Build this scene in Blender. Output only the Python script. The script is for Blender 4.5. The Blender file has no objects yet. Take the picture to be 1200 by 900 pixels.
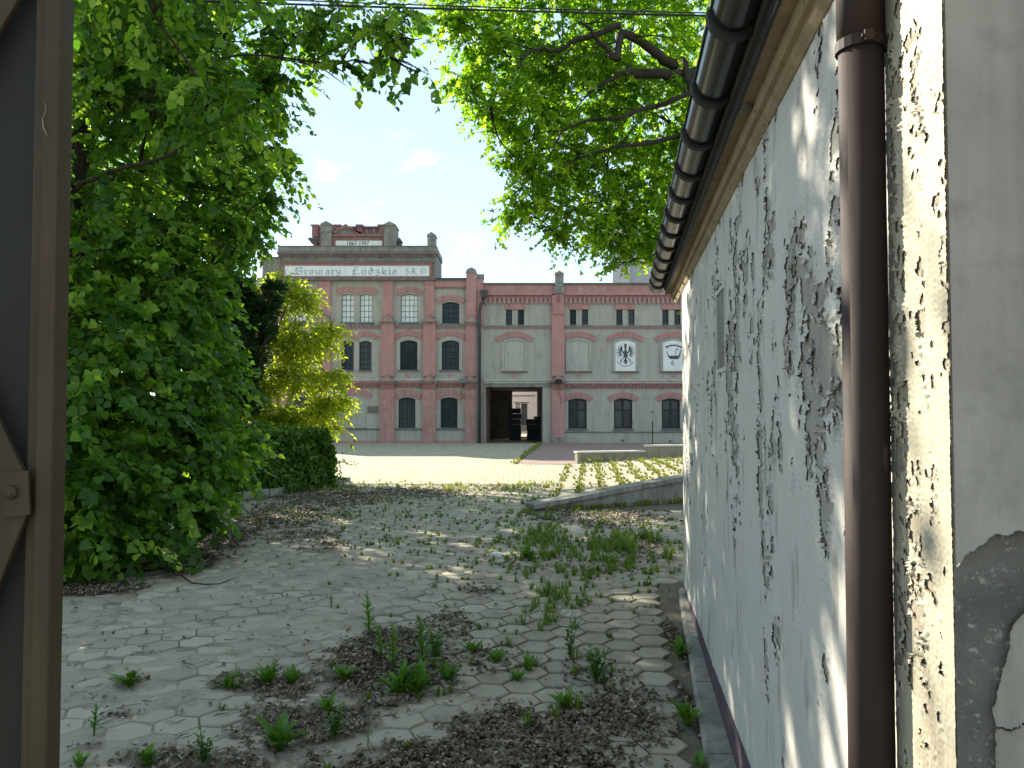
import bpy, bmesh, math, random
import numpy as np
from mathutils import Vector, Matrix

random.seed(7)
rng = np.random.default_rng(11)
SC = bpy.context.scene
COL = SC.collection
R = math.radians

# ------------------------------------------------------------------ camera, sky, sun
F = 930.0                    # focal length in photograph pixels (photo is 1200 wide)
H = 1.62                     # eye height above the far yard
TH = math.atan(32 / 930.0)   # slight upward pitch
cd = bpy.data.cameras.new('camera')
cam = bpy.data.objects.new('camera', cd)
COL.objects.link(cam)
cam.location = (0, 0, H)
cam.rotation_euler = (math.pi / 2 + TH, 0, 0)
cd.sensor_width = 36.0
cd.lens = 36.0 * F / 1200.0
cd.clip_start = 0.05
cd.clip_end = 3000
SC.camera = cam

SUN_EL, SUN_AZ = R(27.5), R(-42)      # azimuth clockwise from +Y
SD = Vector((math.sin(SUN_AZ) * math.cos(SUN_EL), math.cos(SUN_AZ) * math.cos(SUN_EL), math.sin(SUN_EL)))
w = bpy.data.worlds.new('World')
SC.world = w
w.use_nodes = True
wn, wl = w.node_tree.nodes, w.node_tree.links
bg = wn['Background']
sky = wn.new('ShaderNodeTexSky')
sky.sky_type = 'NISHITA'
sky.sun_disc = False
sky.sun_elevation = SUN_EL
sky.sun_rotation = SUN_AZ
sky.air_density = 0.8
sky.dust_density = 0.0
sky.ozone_density = 0.6
# thin clouds, at infinity, over the whole dome
tc = wn.new('ShaderNodeTexCoord')
mp = wn.new('ShaderNodeMapping'); mp.inputs['Scale'].default_value = (1, 1, 2.2)
mp.inputs['Location'].default_value = (2.69, 6.37, 3.71)
nz = wn.new('ShaderNodeTexNoise'); nz.inputs['Scale'].default_value = 9.0; nz.inputs['Detail'].default_value = 7; nz.inputs['Roughness'].default_value = .62
rp = wn.new('ShaderNodeValToRGB'); rp.color_ramp.elements[0].position = .585; rp.color_ramp.elements[1].position = .75
mx = wn.new('ShaderNodeMix'); mx.data_type = 'RGBA'
wl.new(tc.outputs['Generated'], mp.inputs['Vector']); wl.new(mp.outputs[0], nz.inputs['Vector'])
wl.new(nz.outputs[0], rp.inputs[0])
mlt = wn.new('ShaderNodeMath'); mlt.operation = 'MULTIPLY'; mlt.inputs[1].default_value = .75
wl.new(rp.outputs[0], mlt.inputs[0]); wl.new(mlt.outputs[0], mx.inputs[0])
wl.new(sky.outputs[0], mx.inputs[6]); mx.inputs[7].default_value = (8.0, 8.2, 8.4, 1)
veil = wn.new('ShaderNodeMix'); veil.data_type = 'RGBA'; veil.inputs[0].default_value = .55
veil.inputs[7].default_value = (3.5, 4.55, 4.95, 1)      # an even, thin veil of high cloud, added to lift the shade
wl.new(mx.outputs[2], veil.inputs[6]); wl.new(veil.outputs[2], bg.inputs[0])
bg.inputs[1].default_value = 0.10
sl = bpy.data.lights.new('sun', 'SUN')
sl.energy = 5.0
sl.angle = R(.53)
sl.color = (1.0, .92, .75)
sun = bpy.data.objects.new('sun', sl)
COL.objects.link(sun)
sun.rotation_euler = SD.to_track_quat('Z', 'Y').to_euler()
sun.location = (-20, 20, 30)
SC.view_settings.view_transform = 'Standard'
SC.view_settings.look = 'None'
SC.view_settings.exposure = 1.48
SC.view_settings.gamma = 1.0
SC.view_settings.use_curve_mapping = False
SC.cycles.max_bounces = 8
SC.cycles.diffuse_bounces = 4
SC.cycles.transmission_bounces = 6
SC.cycles.transparent_max_bounces = 8
SC.cycles.caustics_reflective = False
SC.cycles.caustics_refractive = False
SC.cycles.sample_clamp_indirect = 4.0
SC.cycles.use_denoising = True

# ------------------------------------------------------------------ geometry helpers
def P(px, py, Y):
    """photo pixel -> world point on the vertical plane y = Y"""
    u, v = (px - 600) / F, (450 - py) / F
    t = Y / (math.cos(TH) - v * math.sin(TH))
    return Vector((u * t, Y, H + t * (math.sin(TH) + v * math.cos(TH))))

def proj(x, y, z):
    dz = z - H
    c, s = math.cos(TH), math.sin(TH)
    dep = y * c + dz * s
    return 600 + F * x / dep, 450 - F * (dz * c - y * s) / dep

def gz(x, y):
    """height of the yard: it dips a little towards the gate"""
    t = np.clip((8.0 - np.asarray(y, float)) / 4.0, 0, 1)
    return -0.15 * t * t * (3 - 2 * t)

def G(px, py):
    """photo pixel -> point on the ground"""
    z = 0.0
    for _ in range(6):
        u, v = (px - 600) / F, (450 - py) / F
        dz = math.sin(TH) + v * math.cos(TH)
        t = (z - H) / dz
        y = t * (math.cos(TH) - v * math.sin(TH))
        z = float(gz(0, y))
    return Vector((u * t, y, z))

def tri_noise_table(seed):
    r = np.random.default_rng(seed)
    return r.random((256, 256))

_T = {}
def vnoise(x, y, seed=0):
    """gradient noise, scaled to about 0..1"""
    if seed not in _T: _T[seed] = tri_noise_table(seed + 100) * 2 * np.pi
    T = _T[seed]
    x = np.asarray(x, float); y = np.asarray(y, float)
    x, y = x * .8 - y * .6 + 31.7, x * .6 + y * .8 + 11.3
    xi, yi = np.floor(x).astype(int), np.floor(y).astype(int)
    fx, fy = x - xi, y - yi
    ux, uy_ = fx * fx * fx * (fx * (fx * 6 - 15) + 10), fy * fy * fy * (fy * (fy * 6 - 15) + 10)
    def gr_(a, b, dx, dy):
        t = T[a & 255, b & 255]
        return np.cos(t) * dx + np.sin(t) * dy
    a, b = gr_(xi, yi, fx, fy), gr_(xi + 1, yi, fx - 1, fy)
    c, d = gr_(xi, yi + 1, fx, fy - 1), gr_(xi + 1, yi + 1, fx - 1, fy - 1)
    return np.clip(.5 + .75 * ((a * (1 - ux) + b * ux) * (1 - uy_) + (c * (1 - ux) + d * ux) * uy_), 0, 1)

def worley(x, y, seed=0):
    """cells: gap to the nearest border, two hashes of the cell, offset from its seed"""
    r = np.random.default_rng(seed + 500); J1, J2, A1, A2 = (r.random((128, 128)) for _ in range(4))
    xi, yi = np.floor(x).astype(int), np.floor(y).astype(int)
    f1 = np.full(x.shape, 9.); f2 = f1.copy(); h1 = np.zeros(x.shape); h2 = h1.copy(); ox = h1.copy(); oy = h1.copy()
    for i in (-1, 0, 1):
        for j in (-1, 0, 1):
            a, b = (xi + i) & 127, (yi + j) & 127
            dx, dy = x - (xi + i + .1 + .8 * J1[a, b]), y - (yi + j + .1 + .8 * J2[a, b]); d = np.hypot(dx, dy)
            n1 = d < f1
            f2 = np.where(n1, f1, np.minimum(f2, d)); h1 = np.where(n1, A1[a, b], h1); h2 = np.where(n1, A2[a, b], h2); ox = np.where(n1, dx, ox); oy = np.where(n1, dy, oy)
            f1 = np.where(n1, d, f1)
    return f2 - f1, h1, h2, ox, oy

def fbm(x, y, seed=0, oct=4, gain=.5):
    s, amp, tot = 0, 1.0, 0
    for o in range(oct):
        s = s + amp * vnoise(x * 2 ** o + 17.3 * o, y * 2 ** o + 9.1 * o, seed + o)
        tot += amp; amp *= gain
    return s / tot

ORG = {}
def root_of(o):
    while o.parent: o = o.parent
    return o

def tag(o, label=None, cat=None, group=None, kind=None):
    if label: o['label'] = label
    if cat: o['category'] = cat
    if group: o['group'] = group
    if kind: o['kind'] = kind
    return o

def thing(name, loc=(0, 0, 0), label=None, cat=None, group=None, rz=0):
    o = bpy.data.objects.new(name, None)
    COL.objects.link(o)
    o.empty_display_size = .2
    o.location = loc
    o.rotation_euler = (0, 0, rz)
    return tag(o, label, cat, group)

def mesh_obj(name, me, mat, parent=None, loc=None):
    o = bpy.data.objects.new(name, me)
    COL.objects.link(o)
    if mat is not None and len(me.materials) == 0:
        for m in (mat if isinstance(mat, (list, tuple)) else [mat]): me.materials.append(m)
    if parent is not None: o.parent = parent
    if loc is not None: o.location = loc
    return o

class MB:
    def __init__(self): self.v = []; self.f = []; self.mi = []; self.m = 0
    def add(self, vs, fs):
        n = len(self.v)
        self.v.extend([tuple(p) for p in vs])
        for f in fs:
            self.f.append([i + n for i in f]); self.mi.append(self.m)
    def box(self, x0, x1, y0, y1, z0, z1):
        self.add([(x0, y0, z0), (x1, y0, z0), (x1, y1, z0), (x0, y1, z0), (x0, y0, z1), (x1, y0, z1), (x1, y1, z1), (x0, y1, z1)],
                 [(0, 3, 2, 1), (4, 5, 6, 7), (0, 1, 5, 4), (1, 2, 6, 5), (2, 3, 7, 6), (3, 0, 4, 7)])
    def prism(self, poly, y0, y1):
        """polygon in x,z extruded from y0 to y1"""
        n = len(poly)
        self.add([(x, y0, z) for x, z in poly] + [(x, y1, z) for x, z in poly],
                 [tuple(range(n)), tuple(range(2 * n - 1, n - 1, -1))] + [(i, i + n, (i + 1) % n + n, (i + 1) % n) for i in range(n)])
    def quad(self, a, b, c, d): self.add([a, b, c, d], [(0, 1, 2, 3)])
    def poly(self, pts): self.add(pts, [tuple(range(len(pts)))])
    def tube(self, pts, rad, n=6, cap=True):
        pts = [Vector(p) for p in pts]
        rad = rad if isinstance(rad, (list, tuple)) else [rad] * len(pts)
        base = len(self.v)
        up = None
        for i, p in enumerate(pts):
            d = (pts[min(i + 1, len(pts) - 1)] - pts[max(i - 1, 0)])
            if d.length < 1e-9: d = Vector((0, 0, 1))
            d.normalize()
            if up is None:
                up = Vector((0, 0, 1)) if abs(d.z) < .9 else Vector((1, 0, 0))
            a = d.cross(up)
            if a.length < 1e-6: a = d.cross(Vector((1, .3, .2)))
            a.normalize(); b = a.cross(d).normalized(); up = b
            for k in range(n):
                t = 2 * math.pi * k / n
                self.v.append(tuple(p + (a * math.cos(t) + b * math.sin(t)) * rad[i]))
        for i in range(len(pts) - 1):
            for k in range(n):
                k2 = (k + 1) % n
                self.f.append([base + i * n + k, base + i * n + k2, base + (i + 1) * n + k2, base + (i + 1) * n + k]); self.mi.append(self.m)
        if cap:
            self.f.append([base + k for k in range(n)][::-1]); self.mi.append(self.m)
            e = base + (len(pts) - 1) * n
            self.f.append([e + k for k in range(n)]); self.mi.append(self.m)
    def mesh(self, name, off=(0, 0, 0), smooth=False):
        me = bpy.data.meshes.new(name)
        ox, oy, oz = off
        me.from_pydata([(x - ox, y - oy, z - oz) for x, y, z in self.v], [], self.f)
        if smooth: me.polygons.foreach_set('use_smooth', [True] * len(me.polygons))
        if any(self.mi): me.polygons.foreach_set('material_index', self.mi)
        me.update()
        return me
    def build(self, name, mat, parent=None, smooth=False, local=False, bevel=0):
        """world coordinates unless local; a top-level object gets its origin at its base"""
        if parent is not None:
            off = (0, 0, 0) if local else tuple(root_of(parent).location)
            o = mesh_obj(name, self.mesh(name, off, smooth), mat, parent)
        else:
            a = np.array(self.v); off = tuple((a.min(0) + a.max(0)) / 2); off = (off[0], off[1], float(a[:, 2].min()))
            o = mesh_obj(name, self.mesh(name, off, smooth), mat, None, off)
        if bevel:
            b = o.modifiers.new('bevel', 'BEVEL'); b.width = bevel; b.segments = 2; b.limit_method = 'ANGLE'
        return o

def np_mesh(name, V, faces, attr=None, smooth=False):
    """V (n,3), faces (m,k) int array with constant k; attr: per-face float array named rnd"""
    me = bpy.data.meshes.new(name)
    m, k = faces.shape
    me.vertices.add(len(V)); me.vertices.foreach_set('co', np.ascontiguousarray(V, dtype=np.float32).ravel())
    me.loops.add(m * k); me.loops.foreach_set('vertex_index', np.ascontiguousarray(faces, dtype=np.int32).ravel())
    me.polygons.add(m); me.polygons.foreach_set('loop_start', np.arange(0, m * k, k, dtype=np.int32))
    if smooth: me.polygons.foreach_set('use_smooth', np.ones(m, dtype=bool))
    me.update(calc_edges=True)
    if attr is not None:
        a = me.attributes.new('rnd', 'FLOAT', 'FACE'); a.data.foreach_set('value', np.ascontiguousarray(attr, dtype=np.float32))
    return me

# ------------------------------------------------------------------ materials
def new_mat(name):
    m = bpy.data.materials.new(name); m.use_nodes = True
    nt = m.node_tree
    return m, nt, nt.nodes, nt.links, nt.nodes['Principled BSDF']

def noise_node(N, L, vec, scale, detail=5, rough=.55, dist=0):
    n = N.new('ShaderNodeTexNoise'); n.inputs['Scale'].default_value = scale; n.inputs['Detail'].default_value = detail
    n.inputs['Roughness'].default_value = rough; n.inputs['Distortion'].default_value = dist
    if vec is not None: L.new(vec, n.inputs['Vector'])
    return n.outputs[0]

def ramp(N, L, fac, stops):
    r = N.new('ShaderNodeValToRGB'); e = r.color_ramp.elements
    while len(e) < len(stops): e.new(.5)
    for i, (p, c) in enumerate(stops):
        e[i].position = p; e[i].color = (*c, 1) if len(c) == 3 else c
    L.new(fac, r.inputs[0])
    return r.outputs[0]

def mixc(N, L, fac, a, b, blend='MIX'):
    m = N.new('ShaderNodeMix'); m.data_type = 'RGBA'; m.blend_type = blend
    for s, i in ((fac, 0), (a, 6), (b, 7)):
        if isinstance(s, (int, float)): m.inputs[i].default_value = s
        elif isinstance(s, tuple): m.inputs[i].default_value = (*s, 1)
        else: L.new(s, m.inputs[i])
    return m.outputs[2]

def pos_vec(N, L, stretch=(1, 1, 1), obj=False):
    if obj:
        g = N.new('ShaderNodeTexCoord').outputs['Object']
    else:
        g = N.new('ShaderNodeNewGeometry').outputs['Position']
    if stretch == (1, 1, 1): return g
    mpn = N.new('ShaderNodeMapping'); mpn.inputs['Scale'].default_value = stretch
    L.new(g, mpn.inputs['Vector'])
    return mpn.outputs[0]

def pm(name, a, b, scale=3.0, rough=.8, bump=.2, bscale=40, stretch=(1, 1, 1), c=None, cscale=12, cpos=(.6, .7), spec=.3, metal=0, rnd=0, obj=False, bdist=.01, streak=0):
    """two-tone mottled surface, optional third tone in patches, fine relief, per-object tint"""
    m, nt, N, L, B = new_mat(name)
    v = pos_vec(N, L, stretch, obj)
    col = ramp(N, L, noise_node(N, L, v, scale, 6, .6), [(.3, a), (.7, b)])
    if c is not None:
        f = noise_node(N, L, v, cscale, 6, .65)
        k = ramp(N, L, f, [(cpos[0], (0, 0, 0)), (cpos[1], (1, 1, 1))])
        col = mixc(N, L, k, col, c)
    if streak:
        sv = pos_vec(N, L, (2.6, 2.6, .16), obj)
        sf = ramp(N, L, noise_node(N, L, sv, 2.2, 7, .7), [(.46, (0, 0, 0)), (.72, (streak, streak, streak))])
        col = mixc(N, L, sf, col, tuple(x * .5 for x in a))
        gv = ramp(N, L, noise_node(N, L, v, 7.5, 8, .75), [(.52, (0, 0, 0)), (.75, (streak * .7,) * 3)])
        col = mixc(N, L, gv, col, tuple(x * .62 for x in a))
    if rnd:
        oi = N.new('ShaderNodeObjectInfo')
        mr = N.new('ShaderNodeMapRange'); mr.inputs[3].default_value = 1 - rnd; mr.inputs[4].default_value = 1 + rnd
        L.new(oi.outputs['Random'], mr.inputs[0])
        hs = N.new('ShaderNodeHueSaturation'); L.new(mr.outputs[0], hs.inputs['Value']); L.new(col, hs.inputs['Color'])
        col = hs.outputs[0]
    L.new(col, B.inputs['Base Color'])
    B.inputs['Roughness'].default_value = rough
    B.inputs['Metallic'].default_value = metal
    B.inputs['Specular IOR Level'].default_value = spec
    if bump:
        bn = N.new('ShaderNodeBump'); bn.inputs['Strength'].default_value = bump; bn.inputs['Distance'].default_value = bdist
        L.new(noise_node(N, L, v, bscale, 6, .65), bn.inputs['Height']); L.new(bn.outputs[0], B.inputs['Normal'])
    return m

def leaf_mat(name, stops, trans, rough=.42, tf=.45):
    m, nt, N, L, B = new_mat(name)
    at = N.new('ShaderNodeAttribute'); at.attribute_name = 'rnd'
    col = ramp(N, L, at.outputs['Fac'], stops)
    L.new(col, B.inputs['Base Color']); B.inputs['Roughness'].default_value = rough; B.inputs['Specular IOR Level'].default_value = .35
    tr = N.new('ShaderNodeBsdfTranslucent')
    tcol = mixc(N, L, 1.0, col, trans, 'MULTIPLY')
    L.new(tcol, tr.inputs['Color'])
    mxs = N.new('ShaderNodeMixShader'); mxs.inputs[0].default_value = tf
    L.new(B.outputs[0], mxs.inputs[1]); L.new(tr.outputs[0], mxs.inputs[2])
    L.new(mxs.outputs[0], N['Material Output'].inputs['Surface'])
    return m

M = {}
M['stucco'] = pm('grey_stucco', (.385, .358, .305), (.455, .43, .37), 1.1, .9, .3, 60, (1, 1, .45), c=(.28, .28, .245), cscale=2.6, cpos=(.52, .74), streak=0.42)
M['stucco_light'] = pm('pale_stucco', (.42, .395, .34), (.49, .465, .40), 2, .9, .2, 60, c=(.24, .24, .22), cscale=5, cpos=(.56, .75), streak=0.42)
M['pink'] = pm('pink_paint', (.43, .215, .195), (.51, .28, .26), 2.2, .85, .3, 45, c=(.42, .21, .18), cscale=6, cpos=(.55, .72), streak=0.42)
M['pink_worn'] = pm('worn_pink_brick', (.385, .185, .165), (.49, .275, .245), 3, .9, .5, 30, c=(.52, .38, .34), cscale=9, cpos=(.56, .66), streak=0.42)
M['brick_red'] = pm('old_red_brick', (.24, .11, .10), (.34, .165, .145), 4, .9, .5, 30, c=(.34, .26, .24), cscale=8, cpos=(.55, .68))
M['cement'] = pm('weathered_cement', (.22, .21, .185), (.32, .30, .265), 2.5, .95, .5, 30, c=(.09, .085, .08), cscale=4, cpos=(.54, .72), streak=0.8)
M['cement_dark'] = pm('sooty_cement', (.13, .11, .10), (.21, .18, .16), 3, .95, .5, 30, c=(.26, .24, .22), cscale=6, cpos=(.6, .75))
M['white_panel'] = pm('white_board', (.76, .77, .75), (.82, .825, .80), 2, .6, 0, streak=0.25)
M['teal'] = pm('teal_lettering', (.30, .44, .45), (.38, .50, .50), 3, .7, 0)
M['ink'] = pm('black_print', (.07, .07, .075), (.11, .11, .115), 8, .7, 0)
M['dark_glass'] = pm('dark_window_glass', (.018, .028, .035), (.035, .052, .062), 3, .10, .04, 2.5, spec=.22)
M['dark_glass_grey'] = pm('hazy_window_glass', (.028, .042, .052), (.055, .07, .08), 3, .18, .04, 2.5, spec=.3)
M['pale_glass'] = pm('frosted_window_glass', (.70, .72, .68), (.80, .81, .78), 4, .35, 0)
M['frame_dark'] = pm('dark_window_frame', (.018, .02, .022), (.035, .035, .035), 6, .6, 0)
M['frame_grey'] = pm('grey_window_bars', (.16, .18, .19), (.22, .23, .23), 6, .6, 0)
M['sill'] = pm('grey_sill', (.10, .11, .115), (.16, .165, .165), 4, .6, .1)
M['black_pipe'] = pm('dark_downpipe', (.045, .045, .05), (.075, .075, .08), 5, .45, .05)
M['roof_felt'] = pm('roofing_felt', (.06, .06, .06), (.10, .10, .10), 3, .95, .3)
M['white_court'] = pm('pale_pink_plaster', (.72, .60, .575), (.80, .70, .67), 1.5, .9, .2)
M['crate'] = pm('black_crate_wood', (.012, .013, .016), (.022, .022, .025), 6, .8, .2)
M['concrete'] = pm('concrete', (.22, .205, .18), (.32, .30, .265), 4, .95, .5, 50, c=(.13, .12, .10), cscale=5, cpos=(.54, .7), streak=0.8)
M['coping_sunlit'] = pm('sunlit_pale_coping', (.58, .55, .48), (.68, .65, .57), 4, .9, .3, 50)  # coping much paler than the wall, its sunlit top put into the colour
M['tan_wall'] = pm('tan_rendered_wall', (.30, .255, .18), (.38, .33, .25), 3, .95, .3, 50, c=(.2, .18, .14), cscale=6, cpos=(.55, .7), streak=0.8)
M['tower'] = pm('grey_tower_render', (.42, .42, .43), (.46, .46, .47), .4, .9, 0)
M['tower_dark'] = pm('grey_tower_panel', (.34, .34, .36), (.37, .37, .385), .4, .9, 0)
M['wall_plaster'] = pm('bare_plaster', (.30, .28, .24), (.40, .375, .325), 6, .95, .6, 90, c=(.21, .195, .17), cscale=12, cpos=(.52, .7))
M['pilaster_plaster'] = pm('bare_cream_plaster', (.27, .235, .18), (.36, .32, .25), 14, .95, .6, 120, c=(.20, .175, .14), cscale=25, cpos=(.55, .7))
M['end_concrete'] = pm('bare_concrete', (.125, .115, .098), (.20, .185, .16), 9, .95, .9, 130, c=(.36, .335, .29), cscale=75, cpos=(.58, .66))
M['end_plaster'] = pm('smooth_grey_plaster', (.29, .262, .22), (.38, .348, .295), 3.5, .85, .25, 60, c=(.22, .20, .17), cscale=9, cpos=(.52, .8), streak=.5)
M['soffit'] = pm('flaking_tan_soffit', (.26, .195, .115), (.36, .28, .175), 5, .9, .6, 45, c=(.13, .10, .07), cscale=22, cpos=(.60, .66), streak=.5)
M['plinth'] = pm('plum_plinth_paint', (.075, .05, .065), (.11, .08, .095), 6, .7, .3, 60)
M['gutter'] = pm('black_gutter_plastic', (.010, .010, .011), (.018, .018, .019), 5, .2, .03, 60, spec=.5)
M['downpipe'] = pm('brown_downpipe_plastic', (.026, .017, .016), (.042, .027, .024), 4, .68, .04, 60, (1, 1, .3), c=(.13, .09, .075), cscale=18, cpos=(.66, .78), spec=.2)
M['gate'] = pm('dark_brown_gate_paint', (.044, .029, .014), (.075, .052, .027), 5, .6, .35, 35, (1, 1, .4), c=(.085, .042, .02), cscale=20, cpos=(.60, .68), streak=.5)
M['gate_dark'] = pm('dark_gate_sheet', (.014, .013, .010), (.024, .022, .016), 3, .65, .3, 30, (1, 1, .3))
M['bark'] = pm('dark_bark', (.022, .017, .012), (.055, .043, .032), 9, .95, .8, 30, (1, 1, .3))
M['pale_bark'] = pm('grey_brown_bark', (.16, .12, .085), (.26, .20, .15), 9, .95, .5, 30)
M['cable'] = pm('grey_cable', (.02, .02, .02), (.035, .035, .035), 5, .5, 0)
M['twig'] = pm('dead_wood', (.035, .026, .018), (.07, .05, .035), 20, .9, .3)
M['stone'] = pm('pale_stone', (.45, .43, .40), (.6, .58, .55), 12, .9, .3)
M['linden'] = leaf_mat('linden_leaf', [(0, (.045, .12, .014)), (.45, (.095, .205, .022)), (.75, (.16, .285, .032)), (1, (.27, .40, .055))], (1.5, 1.55, .6), .38, .6)
M['linden_far'] = leaf_mat('far_linden_leaf', [(0, (.035, .09, .012)), (1, (.11, .21, .024))], (1.5, 1.5, .6), .45, .6)
M['maple'] = leaf_mat('maple_leaf', [(0, (.085, .19, .014)), (.5, (.17, .31, .022)), (1, (.29, .42, .035))], (1.75, 1.75, .5), .42, .66)
M['ash'] = leaf_mat('yellow_leaf', [(0, (.21, .29, .02)), (.6, (.34, .42, .035)), (1, (.47, .52, .06))], (1.6, 1.55, .6), .5, .58)
M['conifer'] = leaf_mat('conifer_needles', [(0, (.028, .065, .026)), (1, (.065, .12, .045))], (1.2, 1.2, .7), .6, .3)
M['hedge'] = leaf_mat('hedge_leaf', [(0, (.05, .12, .014)), (.6, (.10, .20, .022)), (1, (.18, .30, .04))], (1.3, 1.4, .6), .4, .4)
M['grass'] = leaf_mat('weed_grass', [(0, (.07, .13, .016)), (.6, (.12, .20, .022)), (1, (.20, .25, .04))], (1.3, 1.4, .6), .5, .35)
M['grass_dry'] = leaf_mat('dry_grass', [(0, (.16, .21, .025)), (1, (.32, .33, .06))], (1.3, 1.3, .6), .5, .35)
M['weed'] = leaf_mat('weed_leaf', [(0, (.06, .14, .018)), (.6, (.10, .22, .026)), (1, (.16, .29, .035))], (1.3, 1.4, .6), .42, .35)
M['litter'] = leaf_mat('dead_leaf', [(0, (.07, .048, .032)), (.4, (.155, .115, .08)), (.75, (.28, .225, .165)), (1, (.50, .44, .36))], (1, .9, .7), .8, .12)
M['flower'] = pm('white_petals', (.7, .7, .66), (.8, .8, .76), 10, .8, 0)
M['hedge_core_block'] = pm('hedge_light_block', (.015, .02, .01), (.03, .03, .018), 9, .95, .8, 30)
# ---- special materials
def paver_mat():
    m, nt, N, L, B = new_mat('worn_paver_concrete')
    v = pos_vec(N, L)
    col = ramp(N, L, noise_node(N, L, v, 5, 7, .65), [(.3, (.275, .237, .18)), (.7, (.375, .33, .258))])
    big = ramp(N, L, noise_node(N, L, v, .55, 5, .6), [(.42, (0, 0, 0)), (.66, (1, 1, 1))])
    col = mixc(N, L, big, col, (.35, .32, .255))
    st = ramp(N, L, noise_node(N, L, v, 3.2, 8, .72), [(.56, (0, 0, 0)), (.70, (1, 1, 1))])
    col = mixc(N, L, st, col, (.115, .10, .078))
    at = N.new('ShaderNodeAttribute'); at.attribute_name = 'rnd'
    oi = N.new('ShaderNodeObjectInfo')
    ad = N.new('ShaderNodeMath'); ad.operation = 'ADD'; L.new(at.outputs['Fac'], ad.inputs[0]); L.new(oi.outputs['Random'], ad.inputs[1])
    fr = N.new('ShaderNodeMath'); fr.operation = 'FRACT'; L.new(ad.outputs[0], fr.inputs[0])
    mr = N.new('ShaderNodeMapRange'); mr.inputs[3].default_value = .84; mr.inputs[4].default_value = 1.14
    L.new(fr.outputs[0], mr.inputs[0])
    hs = N.new('ShaderNodeHueSaturation'); L.new(mr.outputs[0], hs.inputs['Value']); L.new(col, hs.inputs['Color'])
    L.new(hs.outputs[0], B.inputs['Base Color']); B.inputs['Roughness'].default_value = .93; B.inputs['Specular IOR Level'].default_value = .2
    bn = N.new('ShaderNodeBump'); bn.inputs['Strength'].default_value = .5; bn.inputs['Distance'].default_value = .006
    L.new(noise_node(N, L, v, 55, 6, .7), bn.inputs['Height']); L.new(bn.outputs[0], B.inputs['Normal'])
    return m
M['paver'] = paver_mat()

def soil_mat():
    m, nt, N, L, B = new_mat('dusty_soil')
    v = pos_vec(N, L)
    dust = ramp(N, L, noise_node(N, L, v, 4, 7, .68), [(.3, (.28, .242, .185)), (.7, (.375, .331, .26))])
    speck = ramp(N, L, noise_node(N, L, v, 26, 6, .75), [(.55, (0, 0, 0)), (.72, (1, 1, 1))])
    dust = mixc(N, L, speck, dust, (.12, .105, .085))
    hum = ramp(N, L, noise_node(N, L, v, 14, 6, .7), [(.3, (.035, .028, .02)), (.7, (.085, .068, .05))])
    at = N.new('ShaderNodeAttribute'); at.attribute_name = 'humus'
    col = mixc(N, L, at.outputs['Fac'], dust, hum)
    L.new(col, B.inputs['Base Color']); B.inputs['Roughness'].default_value = .97; B.inputs['Specular IOR Level'].default_value = .12
    bn = N.new('ShaderNodeBump'); bn.inputs['Strength'].default_value = .7; bn.inputs['Distance'].default_value = .01
    L.new(noise_node(N, L, v, 40, 8, .72), bn.inputs['Height']); L.new(bn.outputs[0], B.inputs['Normal'])
    return m
M['soil'] = soil_mat()

def paint_mat(name, tone, warm, grey):
    m, nt, N, L, B = new_mat(name)
    v = pos_vec(N, L, (1, 1, .3), True)
    col = ramp(N, L, noise_node(N, L, v, 3.0, 6, .6), [(.3, tone), (.7, tuple(c * 1.07 for c in tone))])
    # streaks where the top coat has worn to the undercoat
    s = ramp(N, L, noise_node(N, L, v, 6.5, 7, .7, .6), [(.58, (0, 0, 0)), (.66, (1, 1, 1))])
    col = mixc(N, L, s, col, grey)
    s2 = ramp(N, L, noise_node(N, L, v, 34, 5, .7), [(.60, (0, 0, 0)), (.72, (1, 1, 1))])
    col = mixc(N, L, s2, col, warm)
    at = N.new('ShaderNodeAttribute'); at.attribute_name = 'wear'
    col = mixc(N, L, at.outputs['Fac'], col, tuple(c * .62 for c in grey))
    L.new(col, B.inputs['Base Color']); B.inputs['Roughness'].default_value = .62; B.inputs['Specular IOR Level'].default_value = .35
    bn = N.new('ShaderNodeBump'); bn.inputs['Strength'].default_value = .35; bn.inputs['Distance'].default_value = .006
    L.new(noise_node(N, L, v, 22, 7, .65), bn.inputs['Height']); L.new(bn.outputs[0], B.inputs['Normal'])
    return m
M['paint'] = paint_mat('peeling_white_paint', (.515, .495, .455), (.43, .40, .345), (.36, .345, .31))
M['paint_sunlit'] = paint_mat('peeling_sunlit_paint', (.345, .315, .24), (.29, .24, .165), (.31, .27, .195))  # same paint as the wall, the sun's warmth put into its tone

# ------------------------------------------------------------------ the yard
# outbuilding frame: corner nearest the gate, wall runs along local +y, outward is local -x
K = Vector((.752, 1.35, 0.0))
WA = math.atan(.137)
def wl_x(y): return .567 + .137 * y
def wloc(x, y, z=0):
    c, s = math.cos(WA), math.sin(WA)
    return Vector((K.x + x * c + y * s, K.y - x * s + y * c, z))

ground = MB()
n = 24
for i in range(n):
    for j in range(n):
        x0, x1 = -700 + i * 1400 / n, -700 + (i + 1) * 1400 / n
        y0, y1 = -500 + j * 1400 / n, -500 + (j + 1) * 1400 / n
        ground.quad((x0, y0, -.32), (x1, y0, -.32), (x1, y1, -.32), (x0, y1, -.32))
go = ground.build('ground', M['soil']); tag(go, 'flat dusty earth all around the yard', kind='structure')

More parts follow.
